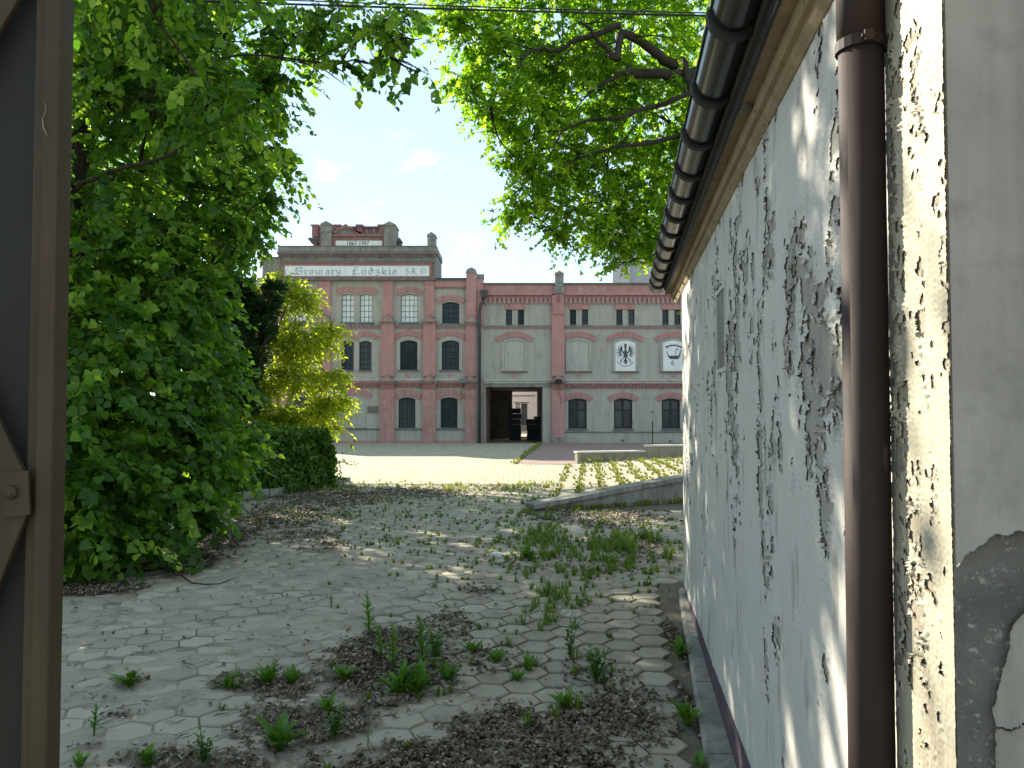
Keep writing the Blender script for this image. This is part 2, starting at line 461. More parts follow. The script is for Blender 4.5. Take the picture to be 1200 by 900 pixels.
# leaf litter patches (ellipses on the ground, from the photograph)
def ell(px, py, rx, ry, amt):
    c = G(px, py); a = G(px + rx, py); b = G(px, min(py + ry, 899)); b2 = G(px, py - ry)
    return (c.x, c.y, abs(a.x - c.x), (abs(b2.y - c.y) + abs(b.y - c.y)) / 2 if py + ry < 899 else abs(b2.y - c.y), amt)
PATCH = [ell(455, 775, 95, 52, 1.0), ell(520, 735, 40, 22, .6), ell(650, 860, 135, 40, 1.0), ell(730, 840, 60, 45, .9), ell(560, 895, 240, 30, .9),
         ell(340, 850, 75, 34, .7), ell(400, 850, 50, 28, .7), ell(330, 805, 60, 20, .75), ell(230, 892, 110, 16, .6),
         ell(255, 632, 60, 20, .9), ell(320, 606, 90, 17, 1.0), ell(395, 584, 95, 12, .9), ell(480, 578, 85, 8, .8), ell(210, 660, 70, 16, .95), ell(115, 690, 70, 12, .9),
         ell(700, 606, 95, 13, .9), ell(745, 640, 60, 22, .75), ell(715, 668, 45, 14, .7), ell(640, 600, 30, 10, .7), ell(350, 628, 60, 10, .55),
         ell(560, 690, 28, 10, .5), ell(155, 800, 25, 8, .5), ell(270, 800, 28, 12, .6), ell(145, 840, 30, 8, .4), ell(100, 875, 22, 8, .4), ell(700, 790, 50, 22, .45),
         ell(575, 775, 40, 20, .45), ell(805, 770, 12, 60, .8), ell(822, 850, 10, 60, .8), ell(620, 660, 60, 12, .4), ell(600, 572, 40, 5, .5), ell(385, 640, 40, 8, .5)]
def humus(x, y):
    h = np.zeros_like(x)
    wob = (fbm(x * 2.2, y * 2.2, 31, 4) - .5) * 1.1 + (fbm(x * 9, y * 9, 37, 3) - .5) * .7
    for cx, cy, rx, ry, a in PATCH:
        d = np.sqrt(((x - cx) / rx) ** 2 + ((y - cy) / ry) ** 2)
        h = np.maximum(h, a * np.clip((1.0 - d + wob) * 2.2, 0, 1))
    return h

def dusty(x, y):
    """1 where blown dust lies level with or over the pavers (left half of the yard near the gate)"""
    t = np.clip((-.35 - x - .12 * (y - 5)) / 1.0 + .3, 0, 1) * np.clip((12.5 - y) / 3.5, 0, 1)
    p = np.clip(1 - np.hypot((x + .25) / .6, (y - 4.9) / .5), 0, 1) * 1.2
    return np.clip(np.maximum(t, p), 0, 1)

def soil_h(x, y):
    d = dusty(x, y)
    nn = fbm(x * 1.6, y * 1.6, 5, 5) - .5
    fine = fbm(x * 9, y * 9, 8, 3) - .5
    hh = humus(x, y)
    return gz(x, y) - .012 + .0095 * d + .019 * nn * (.4 + .6 * d) + .008 * fine + .02 * hh * (.5 + fine)

xs = np.concatenate([np.linspace(-11, -4.2, 70)[:-1], np.linspace(-4.2, 1.9, 190)[:-1], np.linspace(1.9, 9, 80)])
ys = np.concatenate([np.linspace(-1.5, 3, 40)[:-1], np.linspace(3, 9.5, 200)[:-1], np.linspace(9.5, 30, 220)[:-1], np.linspace(30, 39.9, 60)])
X, Y = np.meshgrid(xs, ys, indexing='ij')
Z = soil_h(X, Y)
nx_, ny_ = len(xs), len(ys)
idx = np.arange(nx_ * ny_).reshape(nx_, ny_)
fq = np.stack([idx[:-1, :-1], idx[1:, :-1], idx[1:, 1:], idx[:-1, 1:]], -1).reshape(-1, 4)
me = np_mesh('yard', np.stack([X, Y, Z], -1).reshape(-1, 3), fq, smooth=True)
a = me.attributes.new('humus', 'FLOAT', 'POINT'); a.data.foreach_set('value', np.clip(humus(X, Y) * 1.1 + .65 * np.clip((gz(X, Y) - .001 - Z) * 160, 0, 1), 0, 1).astype(np.float32).ravel())
yard = mesh_obj('yard', me, M['soil']); tag(yard, 'weedy yard of worn hexagonal pavers and dusty soil', kind='structure')
# outer skirt of the yard: earth rises to meet the sheet
sk = MB()
for (x0, x1, y0, y1) in ((-60, -10.99, -20, 70), (8.99, 60, -20, 70), (-10.99, 8.99, -20, -1.49), (-10.99, 8.99, 39.89, 90)):
    sk.box(x0, x1, y0, y1, -.33, -.035 if y1 > 0 else -.17)
so = sk.build('earth_verge', M['soil']); tag(so, 'bare earth beyond the edges of the yard', kind='structure')

# hexagonal pavers: points to left and right, columns run along the outbuilding
FL = .24
def hexa(chip):
    v, f = [], []
    r_in, r_out = FL / math.sqrt(3) - .0125, FL / math.sqrt(3) - .0055
    for r_, z_ in ((r_in, 0), (r_out, -.006), (r_out, -.05)):
        for k in range(6):
            t = k * math.pi / 3
            rr = r_ - (chip[k] if r_ != r_out or z_ > -.01 else chip[k] * .5)
            v.append((rr * math.cos(t), rr * math.sin(t), z_ - chip[k] * .15))
    f.append(tuple(range(6)))
    for b in (0, 6):
        for k in range(6):
            f.append((b + k, b + 6 + k, b + 6 + (k + 1) % 6, b + (k + 1) % 6))
    return v, f
variants = []
for i in range(6):
    variants.append(hexa([random.choice([0, 0, .002, .004, .018 if i > 3 else .005]) * random.random() for _ in range(6)]))
cells = []
ca, sa = math.cos(-WA), math.sin(-WA)
for i in range(-60, 60):
    for j in range(-4, 140):
        lx = i * FL * math.sqrt(3) / 2
        ly = j * FL + (FL / 2 if i % 2 else 0)
        x, y = .7 + lx * ca - ly * sa, 2.0 + lx * sa + ly * ca
        if y < 2 or y > 18.4 or x < -9 or x > 7: continue
        if y < 7.7 and x > wl_x(y) - .235 + .022 * (y - 3.4): continue
        if y > 13.0 and x > .55 + .09 * (y - 13.2): continue       # the grassy ramp and the red paving
        if y > 11.5 and y < 17.5 and x < -3.55 - (17 - y) * .47: continue
        px, py = proj(x, y, 0)
        if px < 30 or px > 860 or py > 960: continue
        cells.append((x, y, px, py))
cells = np.array(cells)
hz = gz(cells[:, 0], cells[:, 1]) + (rng.random(len(cells)) - .5) * .007
tx, ty = (rng.random(len(cells)) - .5) * .045, (rng.random(len(cells)) - .5) * .045
cover = soil_h(cells[:, 0], cells[:, 1]) - hz
size = np.where((cells[:, 3] < 905) & (cells[:, 2] > 60), 1.0, .2) / cells[:, 1] ** 2 * np.where(cover > .004, .3, 1)
order = np.argsort(-size)
pav_me = []
for v, f in variants:
    me = bpy.data.meshes.new('paver'); me.from_pydata(v, [], f); me.materials.append(M['paver']); pav_me.append(me)
for k in order[:299]:
    o = bpy.data.objects.new('paver', pav_me[k % 6]); COL.objects.link(o); o.parent = yard
    o.location = (cells[k, 0], cells[k, 1], hz[k]); o.rotation_euler = (tx[k], ty[k], -WA + random.choice(range(6)) * math.pi / 3)
mv, mf, mr = [], [], []
quads = np.array([f for f in variants[0][1][1:]])
for k in order[299:]:
    v = np.array(variants[k % 6][0]); c, s = math.cos(-WA), math.sin(-WA)
    vx = v[:, 0] * c - v[:, 1] * s; vy = v[:, 0] * s + v[:, 1] * c
    vz = v[:, 2] + hz[k] + vx * ty[k] * -1 + vy * tx[k]
    mv.append(np.stack([vx + cells[k, 0], vy + cells[k, 1], vz], -1))
nk = len(mv)
V = np.concatenate(mv)
base = np.array([(0, 1, 2, 3), (0, 3, 4, 5)] + [tuple(q) for q in quads])
Fq = (base[None] + (np.arange(nk) * 18)[:, None, None]).reshape(-1, 4)
me = np_mesh('paver', V, Fq, np.repeat(rng.random(nk), len(base)))
po = mesh_obj('paver', me, M['paver'], yard); po['kind'] = 'stuff'

# ---- red paving in front of the wing, pavement strip along the facade
def brick_mat(name, a, b, mort, sx, sy, offs=.5):
    m, nt, N, L, B = new_mat(name)
    v = pos_vec(N, L)
    br = N.new('ShaderNodeTexBrick'); br.inputs['Scale'].default_value = 1; br.inputs['Brick Width'].default_value = sx; br.inputs['Row Height'].default_value = sy
    br.inputs['Mortar Size'].default_value = .012; br.inputs['Color1'].default_value = (*a, 1); br.inputs['Color2'].default_value = (*b, 1); br.inputs['Mortar'].default_value = (*mort, 1)
    br.offset = offs
    dn = N.new('ShaderNodeTexNoise'); dn.inputs['Scale'].default_value = 1.6; dn.inputs['Detail'].default_value = 3; L.new(v, dn.inputs['Vector'])
    dv = N.new('ShaderNodeVectorMath'); dv.operation = 'SCALE'; dv.inputs['Scale'].default_value = .16; L.new(dn.outputs['Color'], dv.inputs[0])
    da = N.new('ShaderNodeVectorMath'); L.new(v, da.inputs[0]); L.new(dv.outputs[0], da.inputs[1])
    L.new(da.outputs[0], br.inputs['Vector'])
    col = mixc(N, L, ramp(N, L, noise_node(N, L, v, 2.5, 6, .7), [(.5, (0, 0, 0)), (.75, (1, 1, 1))]), br.outputs['Color'], tuple(c * .7 for c in a))
    L.new(col, B.inputs['Base Color']); B.inputs['Roughness'].default_value = .9
    bn = N.new('ShaderNodeBump'); bn.inputs['Strength'].default_value = .8; bn.inputs['Distance'].default_value = .01; bn.invert = True
    L.new(br.outputs['Fac'], bn.inputs['Height']); L.new(bn.outputs[0], B.inputs['Normal'])
    return m
M['red_paving'] = brick_mat('red_paving_blocks', (.33, .215, .18), (.39, .26, .22), (.12, .10, .08), .2, .1)
M['setts'] = brick_mat('grey_setts', (.36, .325, .225), (.51, .465, .34), (.18, .16, .085), .26, .16)  # setts paler and yellower than the pavers, sunlight put into their colour
red = MB()
red.poly([(G(636.6, 521).x, 39.85, .035), (G(606, 545).x, 23.9, .035), (2.1, 23.9, .035), (12, 23.9, .035), (12, 39.85, .035)])
tag(red.build('red_paving', M['red_paving']), 'reddish block paving in front of the gateway wing', kind='structure')
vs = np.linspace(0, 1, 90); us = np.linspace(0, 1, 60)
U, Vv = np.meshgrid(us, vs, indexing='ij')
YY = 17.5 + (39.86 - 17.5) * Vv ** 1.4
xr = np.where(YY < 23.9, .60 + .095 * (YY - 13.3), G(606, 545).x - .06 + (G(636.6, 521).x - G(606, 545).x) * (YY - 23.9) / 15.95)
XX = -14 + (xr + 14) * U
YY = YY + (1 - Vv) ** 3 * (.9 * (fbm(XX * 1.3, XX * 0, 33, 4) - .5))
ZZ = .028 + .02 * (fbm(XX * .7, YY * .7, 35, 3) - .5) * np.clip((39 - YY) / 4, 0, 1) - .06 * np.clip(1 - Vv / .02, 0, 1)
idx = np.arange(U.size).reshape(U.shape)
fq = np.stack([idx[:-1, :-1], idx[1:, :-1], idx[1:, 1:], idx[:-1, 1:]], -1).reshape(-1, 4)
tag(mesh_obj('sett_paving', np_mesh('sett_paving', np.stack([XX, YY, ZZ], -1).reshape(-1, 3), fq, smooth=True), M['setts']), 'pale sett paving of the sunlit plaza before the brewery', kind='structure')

# ---- grassy ramp behind the kerb wall
def ramp_z(x, y):
    y = np.asarray(y, float); x = np.asarray(x, float)
    k = np.interp(y, [13.3, 24], [.155, .055]); x0 = np.interp(y, [13.3, 24], [.55, 1.55])
    return np.clip(k * (x - x0), 0, .75) + .012
KW0, KW1 = G(632, 599), G(812, 587)
def kw_y(x): return KW0.y + (KW1.y - KW0.y) * (x - KW0.x) / (KW1.x - KW0.x)
gr = []
us = np.linspace(0, 1, 40); vs = np.linspace(0, 1, 50)
U, Vv = np.meshgrid(us, vs, indexing='ij')
YY = None
xa, xb = .55, 8.0
XX = xa + (xb - xa) * U + Vv * np.where(U < .001, 1.0, 1.0) * (1 - U) * 1.0
Y0 = np.array([kw_y(x) for x in XX.ravel()]).reshape(XX.shape) + .12
YY = Y0 + (24.1 - Y0) * Vv
ZZ = ramp_z(XX, YY) + .01 * (fbm(XX * 2, YY * 2, 3, 3) - .5)
idx = np.arange(U.size).reshape(U.shape)
fq = np.stack([idx[:-1, :-1], idx[1:, :-1], idx[1:, 1:], idx[:-1, 1:]], -1).reshape(-1, 4)
me = np_mesh('grassy_ramp', np.stack([XX, YY, ZZ], -1).reshape(-1, 3), fq, smooth=True)
a = me.attributes.new('humus', 'FLOAT', 'POINT'); a.data.foreach_set('value', np.full(U.size, .12, np.float32))
tag(mesh_obj('grassy_ramp', me, M['soil']), 'sunlit ramp of pavers with grass in the joints', kind='structure')

# blocks laid over the ramp, one joined part
rb = MB()
for i in range(16):
    for j in range(38):
        x = .9 + i * .42; y = 13.6 + j * .28
        x += .1 * (y - 13.5)
        if y < kw_y(x) + .28 or y > 23.8 or x > 7: continue
        z = float(ramp_z(x, y)) + .012
        s1, s2 = float(ramp_z(x - .16, y)) + .012, float(ramp_z(x + .16, y)) + .012
        a0 = [(x - .16, y - .11, s1), (x + .16, y - .11, s2), (x + .16, y + .11, s2), (x - .16, y + .11, s1)]
        rb.add(a0 + [(p[0], p[1], p[2] - .06) for p in a0], [(0, 1, 2, 3), (0, 4, 5, 1), (1, 5, 6, 2), (2, 6, 7, 3), (3, 7, 4, 0)])
rbo = rb.build('ramp_block', M['paver'], None); tag(rbo, 'grey blocks laid in rows on the grassy ramp', kind='stuff')

# kerb wall (low retaining wall of the ramp): wall and coping slabs
kw = thing('low_retaining_wall', (KW0.x, KW0.y, 0), 'low concrete wall with slab top holding up the grassy ramp', 'wall')
dirv = (KW1 - KW0).normalized(); nrm = Vector((-dirv.y, dirv.x, 0))
def kw_block(mb, s0, s1, d0, d1, z0a, z0b, z1a, z1b):
    pts = []
    for s, za, zb in ((s0, z0a, z1a), (s1, z0b, z1b)):
        for d in (d0, d1):
            for z in (za, zb):
                q = KW0 + dirv * s + nrm * d; pts.append((q.x, q.y, z))
    mb.add(pts, [(0, 1, 5, 4), (2, 6, 7, 3), (0, 4, 6, 2), (1, 3, 7, 5), (0, 2, 3, 1), (4, 5, 7, 6)])
mbw = MB(); Lk = 5.2
def kwtop(s): return .05 + .108 * s
kw_block(mbw, -.05, Lk, 0, .22, -.1, -.1, kwtop(0), kwtop(Lk)); mbw.build('wall', M['concrete'], kw)
s = -.12
while s < Lk:
    e = min(s + .72, Lk)
    c = MB(); j = random.uniform(-.008, .008)
    kw_block(c, s, e - .012, -.05 + j, .27, kwtop(s), kwtop(e), kwtop(s) + .085 + j, kwtop(e) + .085 + j * .5); c.build('coping_slab', M['concrete'], kw, bevel=.008)
    s = e
# stepped wall farther up
sw = thing('stepped_boundary_wall', tuple(G(677, 545)), 'low stepped tan wall with pale coping in front of the wing', 'wall')
A0 = G(676.6, 545); A1 = Vector((P(757, 500, 24.6).x, 24.6, 0)); A2 = Vector((8.6, 25.4, 0))
def seg_wall(a, b, top, thick, name_mat, name, z0=-.1, over=0):
    d = (b - a).normalized(); nn_ = Vector((-d.y, d.x, 0))
    m = MB(); p = [a - d * over - nn_ * over, b + d * over - nn_ * over, b + d * over + nn_ * (thick + over), a - d * over + nn_ * (thick + over)]
    m.add([(q.x, q.y, z0) for q in p] + [(q.x, q.y, top) for q in p], [(0, 1, 5, 4), (1, 2, 6, 5), (2, 3, 7, 6), (3, 0, 4, 7), (4, 5, 6, 7), (0, 3, 2, 1)])
    return m.build(name, name_mat, sw)
seg_wall(A0, A1, .36, .22, M['tan_wall'], 'wall'); seg_wall(A1 + Vector((.012, 0, 0)), A2, .53, .22, M['tan_wall'], 'wall')
seg_wall(A0, A1 + Vector((-.03, 0, 0)), .41, .22, M['coping_sunlit'], 'coping', .362, .025); seg_wall(A1 + Vector((.03, 0, 0)), A2, .58, .22, M['coping_sunlit'], 'coping', .532, .025)

# kerb under the hedge
kb = thing('hedge_kerb', tuple(G(217, 595)), 'long low concrete kerb along the foot of the hedge', 'kerb')
k0, k1 = G(190, 601), G(400, 567)
dk = (k1 - k0).normalized(); nk_ = Vector((-dk.y, dk.x, 0)); Lh = (k1 - k0).length; s = -1.2
while s < Lh:
    m = MB(); e = s + .97
    p = [k0 + dk * s, k0 + dk * e, k0 + dk * e + nk_ * .14, k0 + dk * s + nk_ * .14]; t = .13 + random.uniform(-.015, .015)
    m.add([(q.x, q.y, -.1) for q in p] + [(q.x, q.y, t) for q in p], [(0, 1, 5, 4), (1, 2, 6, 5), (2, 3, 7, 6), (3, 0, 4, 7), (4, 5, 6, 7), (0, 3, 2, 1)])
    m.build('kerb_stone', M['concrete'], kb, bevel=.012); s += 1.0
# ------------------------------------------------------------------ the brewery
YF = 40.0
def FX(px): return P(px, 420, YF).x
def FZ(py): return P(600, py, YF).z

def arc_z(x, x0, x1, z1, rise):
    if rise <= 0: return z1
    w2 = (x1 - x0) / 2; r = (w2 * w2 + rise * rise) / (2 * rise); c = z1 - r
    return c + math.sqrt(max(r * r - (x - (x0 + x1) / 2) ** 2, 0))

def facade(mb, x0, x1, z0, z1, y, ops, rev=.2):
    xs = sorted({x0, x1, *[min(max(o[i], x0), x1) for o in ops for i in (0, 1)]})
    zs = sorted({z0, z1, *[min(max(o[i], z0), z1) for o in ops for i in (2, 3)]})
    for i in range(len(xs) - 1):
        for j in range(len(zs) - 1):
            cx, cz = (xs[i] + xs[i + 1]) / 2, (zs[j] + zs[j + 1]) / 2
            if any(o[0] < cx < o[1] and o[2] < cz < o[3] for o in ops): continue
            mb.quad((xs[i], y, zs[j]), (xs[i + 1], y, zs[j]), (xs[i + 1], y, zs[j + 1]), (xs[i], y, zs[j + 1]))
    for a, b, c, d, rise in ops:
        sp = d - rise
        mb.quad((a, y, c), (a, y, sp), (a, y + rev, sp), (a, y + rev, c)); mb.quad((b, y, c), (b, y + rev, c), (b, y + rev, sp), (b, y, sp))
        if c > .2: mb.quad((a, y, c), (a, y + rev, c), (b, y + rev, c), (b, y, c))
        n = 10 if rise > 0 else 1
        for k in range(n):
            xa, xb = a + (b - a) * k / n, a + (b - a) * (k + 1) / n
            za, zb = arc_z(xa, a, b, d, rise), arc_z(xb, a, b, d, rise)
            if rise > 0: mb.quad((xa, y, za), (xb, y, zb), (xb, y, d), (xa, y, d))
            mb.quad((xa, y, za), (xa, y + rev, za), (xb, y + rev, zb), (xb, y, zb))

_gl = [0]
def window(root, a, b, c, d, rise, y, nx, nz, fm, gm, bar=.035, fr=.06, split=False, transom=None):
    """frame and glazing bars with the glass as its child(ren)"""
    m = MB()
    y1 = y - .05
    m.box(a, a + fr, y1, y, c, d - rise); m.box(b - fr, b, y1, y, c, d - rise); m.box(a, b, y1 - .002, y, c, c + fr)
    n = 8
    for k in range(n):
        xa, xb = a + (b - a) * k / n, a + (b - a) * (k + 1) / n
        za, zb = arc_z(xa, a, b, d, rise), arc_z(xb, a, b, d, rise)
        m.prism([(xa, za - fr), (xb, zb - fr), (xb, zb), (xa, za)], y1 - .001, y)
    for k in range(1, nx):
        x = a + (b - a) * k / nx; bw = bar * (1.9 if split else 1)
        m.box(x - bw / 2, x + bw / 2, y1 + .012, y, c, arc_z(x, a, b, d, rise) - fr * .5)
    zl = [c + (d - c) * k / nz for k in range(1, nz)] if transom is None else [transom]
    for z in zl: m.box(a, b, y1 + .008, y, z - bar / 2, z + bar / 2)
    o = m.build('window', fm, root)
    yp = y - .012
    xr = [a + (b - a) * k / nx for k in range(nx + 1)] if split else [a, b]
    zr = [c, transom, d] if split else [c, d]
    for i in range(len(xr) - 1):
        for j in range(len(zr) - 1):
            g = MB(); top = zr[j + 1]; xa, xb = xr[i] + .004, xr[i + 1] - .004
            pts = [(xa, yp, zr[j] + .004), (xb, yp, zr[j] + .004)]
            if j == len(zr) - 2:
                pts += [(xb + (xa - xb) * k / 8, yp, arc_z(xb + (xa - xb) * k / 8, a, b, d, rise) - .01) for k in range(9)]
            else: pts += [(xb, yp, top - .004), (xa, yp, top - .004)]
            tl = random.uniform(-.006, .006); tz = random.uniform(-.01, .01)
            g.poly([(p[0], p[1] + (p[0] - a) * tl + (p[2] - c) * tz * .5, p[2]) for p in pts]); _gl[0] += 1; g.build('pane', M['dark_glass_grey'] if gm == M['dark_glass'] and (_gl[0] * 7) % 5 < 2 else gm, o)
    return o

def brick_arch(root, a, b, d, rise, th, y, mat, proud=.05, n=15, flare=.09, name='window_arch'):
    """segmental arch of wedge bricks over an opening a..b whose crown is at d"""
    m = MB(); w2 = (b - a) / 2 + flare * .3; r = (w2 * w2 + rise * rise) / (2 * rise); cx, cz = (a + b) / 2, d - r
    ang = math.asin(min(w2 / r, 1)) * 1.10
    for k in range(n):
        t0, t1 = -ang + 2 * ang * (k + .06) / n, -ang + 2 * ang * (k + .94) / n
        q = [(cx + math.sin(t) * rr, cz + math.cos(t) * rr) for t, rr in ((t0, r), (t1, r), (t1, r + th), (t0, r + th))]
        m.prism(q, y - proud - random.uniform(0, .012), y + .01)
    # mortar bed behind the bricks
    for k in range(n):
        t0, t1 = -ang + 2 * ang * k / n, -ang + 2 * ang * (k + 1) / n
        q = [(cx + math.sin(t) * rr, cz + math.cos(t) * rr) for t, rr in ((t0, r), (t1, r), (t1, r + th), (t0, r + th))]
        m.prism(q, y - proud * .6, y + .008)
    return m.build(name, mat, root)

def sill(root, a, b, z, y, ov=.08, mat='sill'):
    m = MB(); m.box(a - ov, b + ov, y - .09, y + .12, z - .075, z - .004); return m.build('window_sill', M[mat], root)

def dentils(root, xa, xb, za, zb, y, pitch, mat, proud=.1, duty=.55, name='dentil_course', back=None):
    m = MB(); x = xa + pitch * .2
    while x < xb - pitch * duty:
        m.box(x, x + pitch * duty, y - proud, y + .01, za, zb); x += pitch
    o = m.build(name, M[mat], root); o['kind'] = 'stuff'; return o

def band(root, xa, xb, za, zb, y, proud, mat, name='string_course'):
    m = MB(); m.box(xa, xb, y - proud, y + .01, za, zb); return m.build(name, M[mat], root)

def pediment_cap(root, xa, xb, za, zb, y, proud, mat='cement'):
    m = MB(); h = zb - za; cx = (xa + xb) / 2
    m.box(xa - .03, xb + .03, y - proud, y, za, za + h * .22)
    m.prism([(xa - .05, za + h * .22), (xb + .05, za + h * .22), (xb + .05, za + h * .34), (cx, zb + h * .12), (xa - .05, za + h * .34)], y - proud - .06, y)
    o = m.build('pilaster_cap', M[mat], root)
    m = MB(); m.prism([(xa + .06, za + h * .25), (xb - .06, za + h * .25), (xb - .06, za + h * .34), (cx, zb - h * .08), (xa + .06, za + h * .34)], y - proud - .075, y - proud - .058); m.build('cap_field', M['pink_worn'], o)
    return o

# --- left block -----------------------------------------------------------
A = thing('brewery_building', (FX(430), YF, 0), 'grey three-storey brewery block with pink pilasters and white lettered sign under its gable', 'building')
XL, XR = FX(232), FX(563)
zt = FZ(329)
p_up = [(268, 281), (323, 336), (374.3, 387), (448.7, 460.6), (498, 509)]
sec = [(FX(a), FX(b)) for a, b in p_up]
def o_(pxa, pxb, pya, pyb, rise=0): return (FX(pxa), FX(pxb), FZ(pyb), FZ(pya), rise)
third = [o_(399.6, 415, 344.5, 378, .07), o_(421.2, 436.4, 344.5, 378, .07), o_(469.3, 489.6, 344.5, 378, .09), o_(518, 538, 353.8, 379, .11), o_(345, 362, 344.5, 378, .08), o_(293, 310, 344.5, 378, .08)]
second = [o_(400, 414.5, 399.5, 433.5, .09), o_(420.8, 435.3, 399.5, 433.5, .09), o_(468.8, 489, 398.8, 433.5, .12), o_(517.7, 538, 398.8, 433.5, .12), o_(345, 363, 398.8, 433.5, .12), o_(292, 311, 398.8, 433.5, .12)]
first = [o_(467.3, 487, 465.5, 501.5, .11), o_(516.5, 536.3, 465.5, 501.5, .11), o_(344, 364, 465.5, 501.5, .11)]
blindA = [o_(402.8, 428.2, 464, 501.5, .12)]
m = MB(); facade(m, XL, XR, -.2, zt, YF, third + second + first)
m.build('wall', M['stucco'], A)
m = MB(); dep = 13
m.quad((XR, YF, -.2), (XR, YF + dep, -.2), (XR, YF + dep, zt), (XR, YF, zt)); m.quad((XL, YF + dep, -.2), (XL, YF, -.2), (XL, YF, zt), (XL, YF + dep, zt)); m.quad((XR, YF + dep, -.2), (XL, YF + dep, -.2), (XL, YF + dep, zt), (XR, YF + dep, zt))
m.build('side_wall', M['stucco'], A)
m = MB(); m.box(XL, XR, YF + .01, YF + dep, zt - .02, zt + .15); m.build('roof', M['roof_felt'], A)
for (a, b, c, d, r) in third[:3] + third[4:]: window(A, a, b, c, d, r, YF + .13, 4 if b - a > .7 else 3, 5, M['frame_grey'], M['pale_glass'], .022, .035)
a, b, c, d, r = third[3]; window(A, a, b, c, d, r, YF + .16, 3, 4, M['frame_dark'], M['dark_glass'], .03, .05)
for (a, b, c, d, r) in second: window(A, a, b, c, d, r, YF + .16, 4 if b - a > .7 else 3, 5, M['frame_dark'], M['dark_glass'], .018, .045)
for (a, b, c, d, r) in first: window(A, a, b, c, d, r, YF + .16, 4, 6, M['frame_dark'], M['dark_glass'], .018, .045)
for (a, b, c, d, r) in third: brick_arch(A, a - .06, b + .06, d + .10, r + .07, .27, YF, M['pink'], n=13); sill(A, a, b, c, YF)
for (a, b, c, d, r) in second[2:]: brick_arch(A, a - .18, b + .18, d + .25, r + .10, .24, YF, M['pink'], n=17); sill(A, a, b, c, YF)
brick_arch(A, second[0][0] - .15, second[0][1] + .10, second[0][3] + .25, .17, .24, YF, M['pink'], n=13); brick_arch(A, second[1][0] - .10, second[1][1] + .15, second[1][3] + .25, .17, .24, YF, M['pink'], n=13)
for (a, b, c, d, r) in second[:2]: sill(A, a, b, c, YF, .03)
for (a, b, c, d, r) in first + blindA: brick_arch(A, a - .1, b + .1, d + .10, r + .09, .30, YF, M['pink'], n=17); sill(A, a, b, c, YF)
for (a, b, c, d, r) in second[2:]:   # pale plaster surrounds and a diamond under each sill
    mm = MB(); mm.box(a - .16, a - .02, YF - .025, YF + .01, c, d - .05); mm.build('window_surround', M['stucco_light'], A); mm = MB(); mm.box(b + .02, b + .16, YF - .025, YF + .01, c, d - .05); mm.build('window_surround', M['stucco_light'], A)
    mm = MB(); cx = (a + b) / 2; zz = FZ(440); mm.prism([(cx - .2, zz + .08), (cx + .2, zz + .08), (cx, zz - .12)], YF - .03, YF + .01); mm.build('sill_ornament', M['pink'], A)
for (a, b, c, d, r) in blindA:
    mm = MB(); pts = [(a, c), (b, c)] + [(b + (a - b) * k / 8, arc_z(b + (a - b) * k / 8, a, b, d, r)) for k in range(9)]; mm.prism(pts, YF - .03, YF + .01); mm.build('blind_window', M['stucco'], A)
mm = MB(); mm.box(FX(431.2), FX(443.5), YF - .04, YF + .005, FZ(484), FZ(476)); mm.build('plaque', M['cement_dark'], A)
# bands between the pilasters
edges = [XL] + [e for ab in sec for e in ab] + [FX(546)]
for i in range(0, len(edges), 2):
    xa, xb = edges[i], edges[i + 1]
    band(A, xa, xb, FZ(382.6), FZ(380.8), YF, .09, 'cement'); dentils(A, xa, xb, FZ(385.4), FZ(382.7), YF, .135, 'pink', .07)
    band(A, xa, xb, FZ(446.6), FZ(443), YF, .13, 'stucco_light'); band(A, xa, xb, FZ(449), FZ(446.7), YF, .08, 'pink'); dentils(A, xa, xb, FZ(454), FZ(449.1), YF, .15, 'brick_red', .10)
    band(A, xa, xb, FZ(454.4), FZ(449.05), YF, .03, 'pink', 'dentil_bed')
    band(A, xa, xb, FZ(503.6), FZ(502.2), YF, .05, 'cement_dark', 'sill_course')
    band(A, xa, xb, -.15, FZ(516.3), YF, .06, 'pink', 'plinth')
for (xa, xb) in sec:
    m = MB(); m.box(xa, xb, YF - .14, YF + .01, FZ(372), FZ(329)); m.box(xa - .04, xb + .04, YF - .17, YF + .01, FZ(334), FZ(331.5)); m.build('pilaster', M['pink'], A)
    w_ = .10
    pediment_cap(A, xa - w_, xb + w_, FZ(380), FZ(370), YF, .22, 'cement')
    m = MB(); m.box(xa - .07, xb + .07, YF - .18, YF + .01, FZ(441.5), FZ(380)); m.build('pilaster', M['pink'], A)
    pediment_cap(A, xa - .14, xb + .14, FZ(449.5), FZ(440.5), YF, .26, 'cement')
    m = MB(); m.box(xa - .10, xb + .10, YF - .20, YF + .01, FZ(455.5), FZ(449.5)); m.build('pilaster_neck', M['brick_red'], A)
    m = MB(); m.box(xa - .09, xb + .09, YF - .17, YF + .01, -.15, FZ(455.5)); m.build('pilaster', M['pink_worn'], A)
# right-hand part under the parapet
band(A, FX(509.5), FX(546.5), FZ(336.5), FZ(329.5), YF, .10, 'pink', 'parapet'); band(A, FX(509.5), FX(546.5), FZ(329.5), FZ(328.4), YF, .16, 'cement_dark', 'coping'); dentils(A, FX(509.5), FX(546.5), FZ(338.3), FZ(336.6), YF, .12, 'pink_worn', .08)
